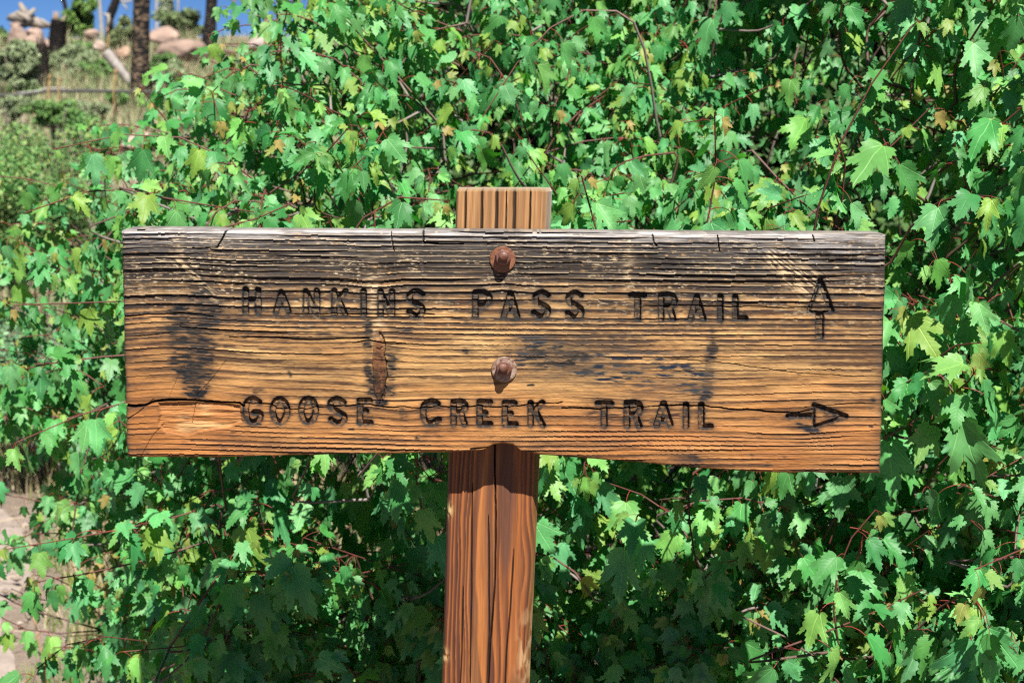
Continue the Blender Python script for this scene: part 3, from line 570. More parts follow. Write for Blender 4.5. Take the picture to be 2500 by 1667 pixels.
cham = np.clip((a_ - 0.925) / 0.075, 0, 1); PHy = -PH * 0.001 + 0.016 * cham ** 1.4 + 0.005 * np.clip((0.03 - a_) / 0.03, 0, 1) ** 2
PC = lerp3(PC, np.array((0.50, 0.46, 0.42)), cham * upp * 0.8); PC = lerp3(PC, np.array((0.6, 0.33, 0.14)), np.clip(cham * (1 - upp) * 0.35, 0, 1))
for az, zz_ in ((0.02, 1.165), (0.02, 0.995)): PC = lerp3(PC, np.array((0.62, 0.45, 0.2)), np.clip(1.1 * gau(a_, zn, az, zz_, 0.04, 0.007) * (fbm(a_ * 40, zn * 200, 288, 2) > 0.42), 0, 0.9))
PC = lerp3(PC, np.array((0.62, 0.40, 0.2)), np.clip(kz * sstep(0.75, 0.98, a_) * sstep(0.4, 0.6, fbm(a_ * 20, zn * 60, 289, 3)), 0, 0.8))
PC = lerp3(PC, np.array((0.17, 0.07, 0.03)), np.clip(gau(a_, zn, 0.86, 0.955, 0.10, 0.016), 0, 0.6))
PP = np.stack([PXX, yp + PHy, ZZ], -1); pv = np.arange((PX + 1) * (PY + 1)).reshape(PY + 1, PX + 1)
pq = np.stack([pv[:-1, :-1], pv[1:, :-1], pv[1:, 1:], pv[:-1, 1:]], -1).reshape(-1, 4)
bk = 0.0405 + 0.088; base_n = (PX + 1) * (PY + 1)
BL = np.stack([px0 + 0.001, np.full(PY + 1, bk), zz], -1); BR = np.stack([px1 - 0.004, np.full(PY + 1, bk), zz], -1)
TB = np.stack([PXX[0], np.full(PX + 1, bk), ZZ[0] + 0.0005], -1)
il = base_n + np.arange(PY + 1); ir = il[-1] + 1 + np.arange(PY + 1); itb = ir[-1] + 1 + np.arange(PX + 1)
sf = np.concatenate([np.stack([pv[:-1, 0], il[:-1], il[1:], pv[1:, 0]], -1), np.stack([pv[:-1, -1], pv[1:, -1], ir[1:], ir[:-1]], -1), np.stack([il[:-1], ir[:-1], ir[1:], il[1:]], -1), np.stack([pv[0, :-1], pv[0, 1:], itb[1:], itb[:-1]], -1)])
sideC = np.tile((0.30, 0.13, 0.05), (2 * (PY + 1), 1)) * (0.7 + 0.6 * rng.random((2 * (PY + 1), 1)))
me = fast_mesh("post", np.concatenate([PP.reshape(-1, 3), BL, BR, TB]) - SO, np.concatenate([pq, sf]))
add_col(me, np.concatenate([PC.reshape(-1, 3), sideC, np.tile((0.42, 0.33, 0.24), (PX + 1, 1))]))
post = link("post", me, M_POST, sign)

# --- two bolts: threaded end (part), washer and nut (sub-parts)
def lathe(prof, n=40, hexy=0.0):
    P = np.array(prof, float); th = np.linspace(0, 2 * math.pi, n, endpoint=False); V = []
    for r, h in P:
        rr_ = np.full(n, r)
        if hexy: q = (th + 0.3) % (math.pi / 3) - math.pi / 6; rr_ = rr_ * ((1 - hexy) + hexy * math.cos(math.pi / 6) / np.cos(q) * 1.08)
        V.append(np.stack([rr_ * np.cos(th), np.full(n, -h), rr_ * np.sin(th)], -1))
    V = np.concatenate(V); m = len(P); i = np.arange(m - 1)[:, None] * n; jj = np.arange(n)[None]; kk = (jj + 1) % n
    return V, np.stack([i + jj, i + kk, i + n + kk, i + n + jj], -1).reshape(-1, 4)
def bolt(bx, by, washer_col, seed, tilt):
    c = on_y(np.array(bx), np.array(by), 0.0) - SO
    r0 = np.random.default_rng(seed)
    def put(name, prof, colr, parent, hexy=0.0, n=40, off=(0, 0)):
        V, F = lathe(prof, n, hexy); a = fbm(V[:, 0] * 420 + seed, V[:, 2] * 420, seed, 3)
        K = np.broadcast_to(np.array(colr), V.shape) * (0.8 + 0.4 * a)[:, None]
        V = V + np.array((off[0], 0, off[1])); V[:, 0] += -V[:, 1] * tilt[0]; V[:, 2] += -V[:, 1] * tilt[1]
        me = fast_mesh(name, V, F, False); add_col(me, K); o = link(name, me, M_RUST, parent); return o
    b = put("bolt", [(0.0001, -0.012), (0.0049, -0.012), (0.0049, 0.0165), (0.0047, 0.0182), (0.0036, 0.0196), (0.0016, 0.0203), (0.0001, 0.0205)], (0.19, 0.10, 0.075), sign)
    b.location = c
    put("washer", [(0.0030, -0.001), (0.0136, -0.001), (0.0139, 0.0008), (0.0136, 0.0022), (0.0130, 0.0027), (0.0030, 0.0029)], washer_col, b)
    put("nut", [(0.0030, 0.0027), (0.0076, 0.0027), (0.0082, 0.0038), (0.0083, 0.0108), (0.0078, 0.0122), (0.0066, 0.0130), (0.0052, 0.0128), (0.0046, 0.0126)], (0.15, 0.065, 0.052), b, hexy=0.75, n=48)
    return b
bolt(1227, 634, (0.21, 0.085, 0.040), 3, (0.06, 0.30)); bolt(1231, 902, (0.30, 0.22, 0.165), 9, (-0.04, 0.28))

# ---------------------------------------------------------------- maple shrubs
def leaf_template(seed, level):
    r = random.Random(seed)
    if level == 0:
        half = [(.08, -.04), (.20, -.03), (.33, .04), (.30, .09), (.43, .16), (.34, .20), (.38, .27), (.31, .29), (.43, .36), (.39, .41), (.52, .49), (.46, .52), (.57, .66), (.44, .62), (.41, .66), (.33, .57), (.28, .57), (.13, .40), (.19, .52), (.15, .54), (.22, .66), (.15, .68), (.18, .79), (.11, .80), (.10, .89), (.05, .90)]
    elif level == 1:
        half = [(.12, -.04), (.33, .03), (.43, .16), (.32, .28), (.43, .36), (.52, .49), (.46, .52), (.57, .67), (.40, .65), (.13, .41), (.21, .62), (.15, .66), (.17, .79), (.09, .84)]
    else:
        half = [(.15, -.04), (.43, .15), (.32, .28), (.51, .48), (.56, .67), (.13, .42), (.20, .68)]
    wide = r.uniform(0.80, 1.06); lobe = r.uniform(-0.04, 0.05)
    kd = r.uniform(-.15, 1.0); half = [((x + .13 * kd, y + .13 * kd) if abs(x - .13) < .012 and y < .45 else (x + .04 * kd, y) if x < .26 and .5 < y < .6 else (x, y)) for x, y in half]
    hp = [(x * wide, y + (lobe if .4 < y < .7 and x > .3 else 0)) for x, y in half]
    jit = lambda p: (p[0] + r.uniform(-.012, .012), p[1] + r.uniform(-.012, .012))
    out = [(0, 0.0)] + [jit(p) for p in hp] + [(r.uniform(-.03, .03), 1.0)] + [jit((-x, y)) for x, y in reversed(hp)]
    inner = [(0, .3), (0, .6)] + ([(.20, .22), (-.20, .22), (.26, .40), (-.26, .40)] if level == 0 else [(.22, .30), (-.22, .30)] if level == 1 else [])
    pts = [Vector(p) for p in out + inner]; nb = len(out)
    vs_, es_, fs_, *_ = geometry.delaunay_2d_cdt(pts, [(i, (i + 1) % nb) for i in range(nb)], [], 1, 1e-6)
    P = np.array([(v.x, v.y) for v in vs_]); F = np.array([f for f in fs_ if len(f) == 3])
    # counter-clockwise
    A = P[F]; ar = (A[:, 1, 0] - A[:, 0, 0]) * (A[:, 2, 1] - A[:, 0, 1]) - (A[:, 2, 0] - A[:, 0, 0]) * (A[:, 1, 1] - A[:, 0, 1]); F[ar < 0] = F[ar < 0][:, ::-1]
    x, y = P[:, 0], P[:, 1]; ax = np.abs(x)
    fold, droop, curl, tw = r.uniform(0.10, 0.75), r.uniform(0.05, 0.6), r.uniform(0.0, 1.1), r.uniform(-0.35, 0.35)
    pleat = 0.05 * np.cos(np.arctan2(ax, y + .05) * 5.2)
    z = fold * ax - curl * np.clip(ax - 0.18, 0, 1) ** 2 * 1.6 - droop * y ** 2 * 0.75 + tw * x * y + pleat * np.hypot(x, y) + 0.03 * np.sin(9 * y + 5 * x + seed)
    V = np.stack([x * (1 - 0.25 * fold), y, z], -1); luv = np.stack([x, y, 0 * x], -1)
    # petiole, arching back from the blade to the twig
    pe = np.array((r.uniform(-.12, .12), -r.uniform(.30, .62), -r.uniform(.30, .62)))
    mid = np.array((pe[0] * .3, pe[1] * .78, pe[2] * .22)); ns = {0: 5, 1: 4, 2: 3}[level]; q = np.linspace(0, 1, ns)[:, None]
    pp = (1 - q) ** 2 * np.zeros(3) + 2 * q * (1 - q) * mid + q * q * pe
    mb = MB(); mb.tube(pp, np.linspace(0.010, 0.016, ns), 3, cap=False)
    Vt = mb.V[0]; Ft = mb.F[0] + len(V)
    V = np.vstack([V, Vt]); F = np.vstack([F, Ft]); luv = np.vstack([luv, np.tile((0, -1, 0), (len(Vt), 1))])
    return V, F, luv, pe
NT = 16
TPL = [[leaf_template(s * 7 + 3, lv) for s in range(NT)] for lv in range(3)]
TPL_ME = []
for s in range(NT):
    V, F, luv, _ = TPL[0][s]; me = fast_mesh("leaf", V, F, True); add_vec(me, luv, "luv"); me.materials.append(M_LEAF); TPL_ME.append(me)

def y_front(x, z):
    lump = 0.22 * (fbm(np.asarray(x) * 2.4, np.asarray(z) * 2.4, 401, 3) - 0.5) * 2
    return 0.34 + 0.62 * sstep(-0.30, -0.85, x) - 0.24 * sstep(0.34, 0.58, x) + 0.55 * sstep(1.38, 1.78, z) * (1 - 0.55 * sstep(0.25, 0.6, x)) + 0.35 * sstep(1.75, 2.4, z) + lump * 0.7 - 0.12 * gau(x, z, -0.30, 1.66, 0.35, 0.2)
def x_left(z):
    return np.interp(z, [0.0, 0.35, 0.6, 0.85, 1.05, 1.3, 1.5, 1.58, 1.64, 1.72, 1.8, 2.0, 2.6], [-0.74, -0.86, -1.02, -1.12, -1.16, -1.14, -1.04, -0.90, -0.72, -0.62, -0.52, -0.42, -0.2])

# main stems first: clumps rising from the soil
stems = []           # (points, radii, shrub index)
def shrub_of(x): return 0 if x > 0.36 else (1 if x > -0.34 else 2)
sr = random.Random(21)
for k in range(64):
    x0 = sr.uniform(-0.75, 1.55); y0 = sr.uniform(0.95, 1.75) + (0.25 if x0 < -0.3 else 0) - (0.25 if x0 > 0.4 else 0)
    h = sr.uniform(0.8, 1.42) * (0.8 if x0 < -0.35 else 1); lean = (sr.uniform(-.22, .22) - (0.12 if x0 < -0.3 else 0), sr.uniform(-.32, .12)); ph = sr.uniform(0, 6)
    q = np.linspace(0, 1, 14); P = np.stack([x0 + lean[0] * q ** 1.4 * h + 0.05 * np.sin(q * 5 + ph) + 0.012 * np.sin(q * 17 + ph), y0 + lean[1] * q ** 1.5 * h + 0.03 * np.cos(q * 6 + ph), -0.03 + q * h], -1)
    stems.append((P, np.linspace(sr.uniform(.005, .010), .002, 14), shrub_of(x0)))
# twigs with leaf pairs
twigs = []
tr = random.Random(33)
def add_twig(tip, out, ln, dens=1.0):
    out = np.array(out) / np.linalg.norm(out); b = np.array(tip) - out * ln; sag = np.array((tr.uniform(-.03, .03), tr.uniform(-.02, .02), tr.uniform(-.02, .05))) * ln / .2
    q = np.linspace(0, 1, 5)[:, None]; P = b + (np.array(tip) - b) * q + sag * (q * (1 - q)) * 4
    twigs.append(P)
n_try = 0
while len(twigs) < 3650 and n_try < 60000:
    n_try += 1
    x = tr.uniform(-1.3, 1.7); z = tr.uniform(0.12, 2.35); xl = float(x_left(z)) + 0.10 * (float(vnoise(z * 9, 3.3, 402)) - 0.5)
    if x < xl: continue
    inn = (x - xl)
    if inn < 0.38 and tr.random() > 0.38 + 0.62 * inn / 0.38: continue          # thin towards the left rim
    if z < 0.5 and tr.random() < 0.45: continue
    clump = float(fbm(x * 4.2, z * 4.2, 403, 2))
    if tr.random() > 0.22 + 2.4 * (clump - 0.36) + 0.9 * float(gau(x, z, -0.32, 1.66, 0.42, 0.22)) + 0.5 * float(gau(x, z, 0.45, 0.95, 0.5, 0.25)): continue
    y = float(y_front(x, z)) + min(tr.expovariate(1 / 0.27), 1.25)
    if x > 0.55 and z < 1.2: y -= tr.uniform(0, 0.06)
    lf_ = max(0.0, 0.6 - inn) / 0.6
    out = (tr.gauss(0, .45) - 1.1 * lf_, -0.55 + tr.gauss(0, .35), 0.55 + tr.gauss(0, .35) - 0.2 * lf_)
    add_twig((x, y, z), out, tr.uniform(.12, .27))
n_front = len(twigs)
while len(twigs) < n_front + 900:
    x = tr.uniform(-0.5, 1.9); z = tr.uniform(0.05, 2.45)
    if x < float(x_left(z)) + 0.25: continue
    add_twig((x, float(y_front(x, z)) + tr.uniform(0.55, 1.5), z), (tr.gauss(0, .6), -0.4 + tr.gauss(0, .4), 0.5 + tr.gauss(0, .4)), tr.uniform(.14, .27))
# a few sprays that reach out towards the path or stand up in front, as single shoots
for tipx, tipy, dist, o, ln in ((130, 365, 2.1, (-1, -.3, .25), .30), (345, 215, 2.35, (-.75, -.2, .55), .30), (60, 520, 2.1, (-1, -.3, .15), .26), (35, 745, 1.95, (-1, -.35, .0), .30), (60, 900, 2.0, (-1, -.3, -.05), .28), (40, 1080, 1.95, (-1, -.4, -.1), .26), (15, 1340, 1.9, (-1, -.5, -.1), .3), (90, 1420, 1.95, (-1, -.4, -.15), .26), (300, 1590, 1.85, (-.8, -.5, -.1), .25),
        (1745, 280, 1.75, (.25, -.2, 1), .26), (1420, 430, 1.72, (-.3, -.2, 1), .16), (2230, 60, 1.62, (.35, -.2, 1), .30), (2040, 330, 1.68, (.1, -.3, 1), .22), (960, 290, 2.0, (.1, -.3, 1), .22), (700, 30, 2.2, (-.05, -.2, 1), .3), (2140, 800, 1.56, (.3, -.6, .5), .14), (2420, 480, 1.5, (.3, -.7, .4), .18), (1700, 1380, 1.62, (-.1, -.6, -.2), .22), (2380, 1390, 1.45, (-.5, -.6, .1), .2)):
    add_twig(at(tipx, tipy, dist), o, ln)
NTW = len(twigs); tw_shrub = np.array([shrub_of(P[0][0]) for P in twigs])
# join twig bases to stems and to one another, nearest first
base = np.array([P[0] for P in twigs]); nodes = np.concatenate([P for P, _, _ in stems]); par = []
dstem = np.min(np.linalg.norm(base[:, None] - nodes[None], axis=2), 1); order = np.argsort(dstem); have = list(nodes)
links_ = [None] * NTW; pool = np.concatenate([nodes, np.zeros((NTW * 2, 3))]); cnt = len(nodes)
for i in order:
    b = base[i]; dd = pool[:cnt] - b; cost = np.linalg.norm(dd, axis=1) + 0.5 * np.clip(dd[:, 2] + 0.02, 0, None) + 0.3 * np.clip(-dd[:, 1], 0, None)
    k = int(np.argmin(cost)); links_[i] = pool[k].copy(); pool[cnt] = b; pool[cnt + 1] = 0.5 * (b + links_[i]); cnt += 2

# leaves along the twigs
LV = []      # per leaf: origin, 3x3 matrix, size, colour, template, shrub, twig
greens = [np.array(c) for c in ((0.052, 0.210, 0.052), (0.086, 0.258, 0.084), (0.040, 0.178, 0.046), (0.108, 0.270, 0.058), (0.066, 0.225, 0.074))]
sunv = TOSUN
def add_leaf(node, side, size, colr, tw, hang):
    # blade hangs outwards and down from its arching stalk, upper face to the light
    d = np.array(side) * tr.uniform(.25, .75) + np.array((0, -0.22, -hang)) + np.array((tr.gauss(0, .22), tr.gauss(0, .22), tr.gauss(0, .2))); d /= np.linalg.norm(d)
    nrm = sunv * 0.55 + np.array((0, -0.55, 0.25)) + np.array(side) * 0.30 + np.array((tr.gauss(0, .50), tr.gauss(0, .40), tr.gauss(0, .38)))
    if tr.random() < 0.07: nrm = -nrm
    nrm = nrm - d * nrm.dot(d); nn = np.linalg.norm(nrm)
    if nn < 0.15: nrm = np.cross(d, (1, 0.2, 0)); nn = np.linalg.norm(nrm)
    nrm /= nn; xax = np.cross(d, nrm); M = np.stack([xax, d, nrm], 1)
    t = tr.randrange(NT); pe = TPL[0][t][3]; org = np.array(node) - M @ pe * size
    LV.append((org, M, size, colr, t, tw))
for i, P in enumerate(twigs):
    tip = P[-1]; ax = P[-1] - P[0]; ln = np.linalg.norm(ax); ax /= ln
    e1 = np.cross(ax, (0.1, 0.3, 1)); e1 /= np.linalg.norm(e1); e2 = np.cross(ax, e1); ph = tr.uniform(0, math.pi)
    vigor = tr.uniform(0.80, 1.18) * (1.0 - 0.10 * float(sstep(1.35, 1.55, tip[2])) + 0.12 * float(sstep(0.25, 0.6, tip[0]))); young = tr.random()
    pos = 1.0; k = 0
    while pos > 0.12:
        q = pos * 4; a = int(min(q, 3)); node = P[a] + (P[a + 1] - P[a]) * (q - a)
        th = ph + (k % 2) * math.pi / 2
        for sg in (0, math.pi):
            if tr.random() < 0.10: continue
            side = math.cos(th + sg) * e1 + math.sin(th + sg) * e2
            if k == 0 and young < 0.5:
                sz = tr.uniform(.014, .026) * vigor; colr = tr.choice([np.array((0.17, 0.26, 0.05)), np.array((0.14, 0.27, 0.06)), np.array((0.13, 0.26, 0.05)), np.array((0.22, 0.26, 0.06)), np.array((0.25, 0.20, 0.055))]) * tr.uniform(.8, 1.1)
            else:
                sz = (.020 + .032 * tr.random() ** 1.2) * vigor * (tr.uniform(1.25, 1.7) if tr.random() < 0.04 + 0.03 * (tip[0] > 0.4) else 1.0) * (0.86 if k == 0 else 1.0); colr = greens[tr.randrange(5)] * tr.uniform(.85, 1.45) * np.array((tr.uniform(.85, 1.25), 1, tr.uniform(.85, 1.25)))
                if tr.random() < 0.08: colr = np.array((0.17, 0.30, 0.05)) * tr.uniform(.8, 1.1)
                if tr.random() < 0.003: colr = np.array((0.27, 0.27, 0.055))
            add_leaf(node, side, sz, colr, i, tr.uniform(.45, 1.15))
        pos -= tr.uniform(.026, .042) / ln; k += 1

NL = len(LV); ORG = np.array([l[0] for l in LV]); MAT = np.array([l[1] for l in LV]); SZ = np.array([l[2] for l in LV]); LC = np.array([l[3] for l in LV]); LT = np.array([l[4] for l in LV]); LTW = np.array([l[5] for l in LV])
cen = ORG + MAT[:, :, 1] * (SZ * 0.45)[:, None]
bad = (cen[:, 1] < 0.19) & (np.abs(cen[:, 0] + 0.02) < 0.47) & (cen[:, 2] > 0)   # nothing may pierce the board or the post
bad |= (cen[:, 1] < -0.12)
keep = ~bad; ORG, MAT, SZ, LC, LT, LTW, cen = (a[keep] for a in (ORG, MAT, SZ, LC, LT, LTW, cen)); NL = len(ORG)
# which leaves show largest in the picture: coarse depth buffer
GW, GH = 500, 334; zb = np.full((GH, GW), 1e9); ib = np.full((GH, GW), -1)
X0, Y0, D0 = project(cen); facing = np.abs(np.einsum('ij,ij->i', MAT[:, :, 2], (CAM - cen) / np.linalg.norm(CAM - cen, axis=1)[:, None]))
zb[int(560 / 5):int(1140 / 5), int(298 / 5):int(2160 / 5)] = 0.5; zb[int(470 / 5):, int(1090 / 5):int(1320 / 5)] = 0.5
for i in np.argsort(D0):
    rx = SZ[i] * 0.40 * FPX / D0[i] / 5 * (0.35 + 0.65 * facing[i]); cx, cy = X0[i] / 5, Y0[i] / 5
    if not (-rx < cx < GW + rx and -rx < cy < GH + rx): continue
    a0, a1, b0_, b1 = max(int(cy - rx), 0), min(int(cy + rx) + 1, GH), max(int(cx - rx), 0), min(int(cx + rx) + 1, GW)
    if a0 >= a1 or b0_ >= b1: continue
    w = zb[a0:a1, b0_:b1]; m = w > D0[i]; w[m] = D0[i]; ib[a0:a1, b0_:b1][m] = i
score = np.bincount(ib[ib >= 0].ravel(), minlength=NL); LSH = tw_shrub[LTW]
shrub_info = [("nearest maple shrub with large leaves and red stalks right of the sign", (0.95, 0.95)), ("dense maple shrub standing directly behind the wooden post", (0.05, 1.15)), ("thin left maple shrub reaching its twigs over the path", (-0.55, 1.35))]
twig_score = np.bincount(LTW, weights=score, minlength=NTW)
old = np.array((0.24, 0.205, 0.185)); redt = np.array((0.14, 0.040, 0.030)); dark = np.array((0.12, 0.075, 0.055))
def twig_mesh(mb, i):
    P = twigs[i]; L0 = links_[i]; b = P[0]; ln = np.linalg.norm(b - L0)
    if ln > 0.32: L0 = b + (L0 - b) * (0.32 / ln); ln = 0.32
    t0 = P[1] - P[0]; q = np.linspace(0, 1, 6)[:, None]; m_ = 0.5 * (b + L0) - t0 / np.linalg.norm(t0) * ln * .16 * _tab[i & 255, 9]
    tb = t0 / np.linalg.norm(t0) * ln * .7; ta = (b - L0) * .9
    Bz = (2 * q ** 3 - 3 * q ** 2 + 1) * L0 + (q ** 3 - 2 * q ** 2 + q) * ta + (3 * q ** 2 - 2 * q ** 3) * b + (q ** 3 - q ** 2) * tb
    pts = np.vstack([Bz[:-1], P]); mix = np.linspace(0, 1, len(pts))[:, None]; g = _tab[i & 255, 3]
    c0 = old if g > 0.45 else dark
    mb.tube(pts, np.linspace(.0026, .0009, len(pts)), 4, c0 + (redt - c0) * np.clip(mix * 1.5 - .35, 0, 1), cap=False)
for s, (lab, base_xy) in enumerate(shrub_info):
    root = empty("maple_shrub", (base_xy[0], base_xy[1], 0.0), lab, "shrub", "maple shrubs behind the sign"); ro = np.array(root.location)
    for P, rad, sh in stems:
        if sh != s: continue
        mb = MB(); g = rng.uniform(.75, 1.25); mb.tube(P, rad, 6, np.array((0.33, 0.30, 0.275)) * g, rough=0.08); mb.build("stem", M_TWIG, root)
    mine = np.where(tw_shrub == s)[0]; rank = mine[np.argsort(-twig_score[mine])]
    for i in rank[:150]:
        mb = MB(); twig_mesh(mb, i); mb.build("twig", M_TWIG, root)
    mb = MB(); [twig_mesh(mb, i) for i in rank[150:]]; mb.build("twigs", M_TWIG, root, kind="stuff")
    lv = np.where(LSH == s)[0]; rk = lv[np.argsort(-score[lv] * 1.0)]; own = rk[:300]; rest = rk[300:]
    for i in own:
        o = bpy.data.objects.new("leaf", TPL_ME[LT[i]]); col.objects.link(o); o.parent = root
        Mx = Matrix([list(MAT[i][r_] * SZ[i]) + [ORG[i][r_] - ro[r_]] for r_ in range(3)] + [[0, 0, 0, 1]]); o.matrix_basis = Mx; o.color = (*LC[i], 1)
    VV, FF, UU, CC = [], [], [], []; off = 0
    lev = np.where(score[rest] > 3, 0, np.where((score[rest] > 0) | (cen[rest][:, 1] < y_front(cen[rest][:, 0], cen[rest][:, 2]) + 0.15), 1, 2))
    for L_ in range(3):
        for t in range(NT):
            ids = rest[(lev == L_) & (LT[rest] == t)]
            if len(ids) == 0: continue
            V, F, luv, _ = TPL[L_][t]; n = len(V)
            W_ = np.einsum('kij,nj->kni', MAT[ids] * SZ[ids][:, None, None], V) + ORG[ids][:, None] - ro
            VV.append(W_.reshape(-1, 3)); FF.append((F[None] + (off + np.arange(len(ids)) * n)[:, None, None]).reshape(-1, 3)); UU.append(np.tile(luv, (len(ids), 1)) + 0); CC.append(np.repeat(LC[ids], n, axis=0)); off += len(ids) * n
    me = fast_mesh("foliage", np.concatenate(VV), np.concatenate(FF), True); add_vec(me, np.concatenate(UU), "luv"); add_col(me, np.concatenate(CC), "lc")
    o = link("foliage", me, M_FOLIAGE, root); o["kind"] = "stuff"
print("leaves", NL, "twigs", NTW)

# ---------------------------------------------------------------- hillside behind
def leaf_cloud(mb, c, rad, n, size, cols, seed, hollow=0.35, squash=1.0, lumps=26):
    r = np.random.default_rng(seed); rad = np.array(rad, float)
    lc_ = r.normal(size=(lumps, 3)); lc_ /= np.linalg.norm(lc_, axis=1)[:, None]; lc_ *= r.uniform(.25, .85, (lumps, 1)); lr = r.uniform(.9, 1.7, lumps) * lumps ** -0.5
    k = r.integers(0, lumps, n); d = r.normal(size=(n, 3)); d /= np.linalg.norm(d, axis=1)[:, None]
    P = lc_[k] + d * (lr[k] * (hollow + (1 - hollow) * r.random(n) ** .5))[:, None]; P = np.array(c) + P * rad
    P = P[P[:, 2] > zg(P[:, 0], P[:, 1]) - 0.02]; n = len(P)
    a = r.normal(size=(n, 3)); a /= np.linalg.norm(a, axis=1)[:, None]; nrm = d[:n] * .5 + np.array((0, -.4, .6)) + r.normal(size=(n, 3)) * .5
    b = np.cross(a, nrm); b /= np.linalg.norm(b, axis=1)[:, None] + 1e-9; s = size * r.uniform(.6, 1.4, n)
    V = np.stack([P - a * s[:, None], P + b * (s * .45)[:, None], P + a * s[:, None], P - b * (s * .45)[:, None]], 1).reshape(-1, 3)
    K = np.array(cols)[r.integers(0, len(cols), n)] * r.uniform(.75, 1.25, (n, 1)); mb.add(V, np.arange(4 * n).reshape(-1, 4), np.repeat(K, 4, axis=0))
GREEN_B = [(0.13, 0.27, 0.07), (0.17, 0.32, 0.08), (0.09, 0.19, 0.055)]; SAGE = [(0.25, 0.32, 0.16), (0.31, 0.37, 0.20), (0.18, 0.25, 0.12)]; YGREEN = [(0.12, 0.29, 0.075), (0.17, 0.35, 0.09), (0.08, 0.21, 0.055), (0.28, 0.38, 0.12)]; BLUEG = [(0.15, 0.32, 0.15), (0.21, 0.39, 0.20), (0.11, 0.24, 0.11)]
def bush(name, label, X_, Y_, dist, wpx, hpx, n, size, cols, seed, group="bushes on the slope", cat="bush", stem=True):
    c = at(X_, Y_, dist); k = dist / FPX; rx, rz = wpx * k / 2, hpx * k / 2
    gz = float(zg(c[0], c[1])); root = empty(name, (c[0], c[1], gz), label, cat, group)
    mb = MB(); leaf_cloud(mb, c, (rx * 1.15, rx * 1.0, rz * 1.15), n, size, cols, seed); mb.build("crown", M_SMALL_LEAF, root, smooth=False, kind="stuff")
    mb = MB(); r = random.Random(seed)
    for q in range(7):
        e = c + np.array((r.uniform(-.6, .6) * rx, r.uniform(-.6, .6) * rx, r.uniform(-.1, .6) * rz)); b = np.array((c[0] + r.uniform(-.15, .15) * rx, c[1], gz - .03))
        mb.tube([b, b * .45 + e * .55 + np.array((0, 0, .08 * rz)), e], [.012 * dist / 10, .008 * dist / 10, .003], 5, (0.22, 0.18, 0.15))
    mb.build("stems", M_TWIG, root); return root
bush("bush", "tall yellow-green bush with tiny leaves at the left edge", 60, 470, 7.0, 430, 470, 26000, 0.012, YGREEN, 501)
bush("bush", "low blue-green bush below the tall bush at the left edge", 110, 880, 6.0, 480, 360, 16000, 0.012, BLUEG, 502)
bush("bush", "small green bush in shade behind the left maple twigs", 350, 560, 8.5, 380, 330, 12000, 0.014, GREEN_B, 503)
bush("bush", "grey-green bush beside the short burnt stump at far left", 40, 165, 21, 130, 110, 3500, 0.045, SAGE, 504)
bush("bush", "grey-green bush between the short stump and the thick trunk", 190, 165, 24, 150, 100, 4500, 0.045, SAGE, 505)
bush("bush", "dark green bush right of the thick scorched trunk base", 545, 225, 17, 210, 130, 5500, 0.035, GREEN_B, 506)
bush("bush", "wide bush on the skyline between the two dark trunks", 435, 58, 30, 130, 66, 3500, 0.06, [(0.16, 0.22, 0.09), (0.12, 0.17, 0.07)], 507)
bush("bush", "yellowish bush just left of the thick scorched trunk", 300, 92, 27, 70, 90, 2500, 0.05, [(0.22, 0.27, 0.12), (0.17, 0.22, 0.09)], 508)
bush("bush", "faint pale bush on the far skyline right of the thick trunk", 405, 20, 36, 46, 70, 1200, 0.07, [(0.24, 0.28, 0.18), (0.19, 0.24, 0.14)], 509)
bush("bush", "small grey-green bush at the foot of the thick trunk", 395, 262, 19, 70, 60, 1500, 0.035, SAGE, 510)
bush("bush", "small dark bush on the skyline at the upper left corner", 3, 95, 30, 30, 50, 500, 0.06, GREEN_B, 511)

bush("bush", "broad thicket added behind the maples to keep leaf gaps dark, upper right", 2050, 330, 5.2, 1500, 1500, 26000, 0.035, [(0.08, 0.16, 0.045), (0.06, 0.12, 0.035)], 531, group="thickets added behind the maples", cat="thicket")  # added thickets hide sunlit ground; greens darkened so leaf gaps look shaded
bush("bush", "broad thicket added behind the maples to keep leaf gaps dark, top middle", 1250, 330, 5.6, 1200, 1300, 22000, 0.035, [(0.08, 0.16, 0.045), (0.06, 0.12, 0.035)], 532, group="thickets added behind the maples", cat="thicket")
bush("bush", "low thicket added behind the maples to cover bright gaps, right edge", 2200, 1080, 4.4, 1300, 1000, 16000, 0.030, [(0.08, 0.16, 0.045), (0.06, 0.12, 0.035)], 533, group="thickets added behind the maples", cat="thicket")
for q, (lab, bx_, by_, bd_, bw_, bh_, cc_) in enumerate((("tiny sage clump left of the long thin log", 30, 262, 17.5, 90, 50, SAGE), ("sage clump under the long thin log", 215, 262, 18, 110, 46, SAGE), ("pale clump right of the lone pink boulder", 440, 330, 13, 120, 80, SAGE), ("green clump left of the lone pink boulder", 235, 335, 13, 120, 80, YGREEN), ("green clump at the thick trunk's left foot", 285, 240, 19.5, 50, 40, GREEN_B), ("sage clump right of the leaning bleached log", 420, 185, 21, 110, 70, SAGE), ("sage clump above the dark green bush", 590, 160, 22, 110, 60, SAGE), ("green clump on the slope left of the tall burnt stump", 60, 215, 21, 80, 60, GREEN_B), ("green clump behind the leaning bleached log", 235, 178, 23, 100, 60, GREEN_B), ("green clump just right of the thick trunk, below the ledge", 400, 150, 24, 70, 44, GREEN_B), ("green clump under the slender grey trunk on the skyline", 215, 120, 27, 60, 44, GREEN_B), ("wide green clump in the grass above the left bush", 130, 275, 15, 150, 60, GREEN_B))):
    bush("bush", lab, bx_, by_, bd_, bw_, bh_, 2600, 0.032, cc_, 540 + q)
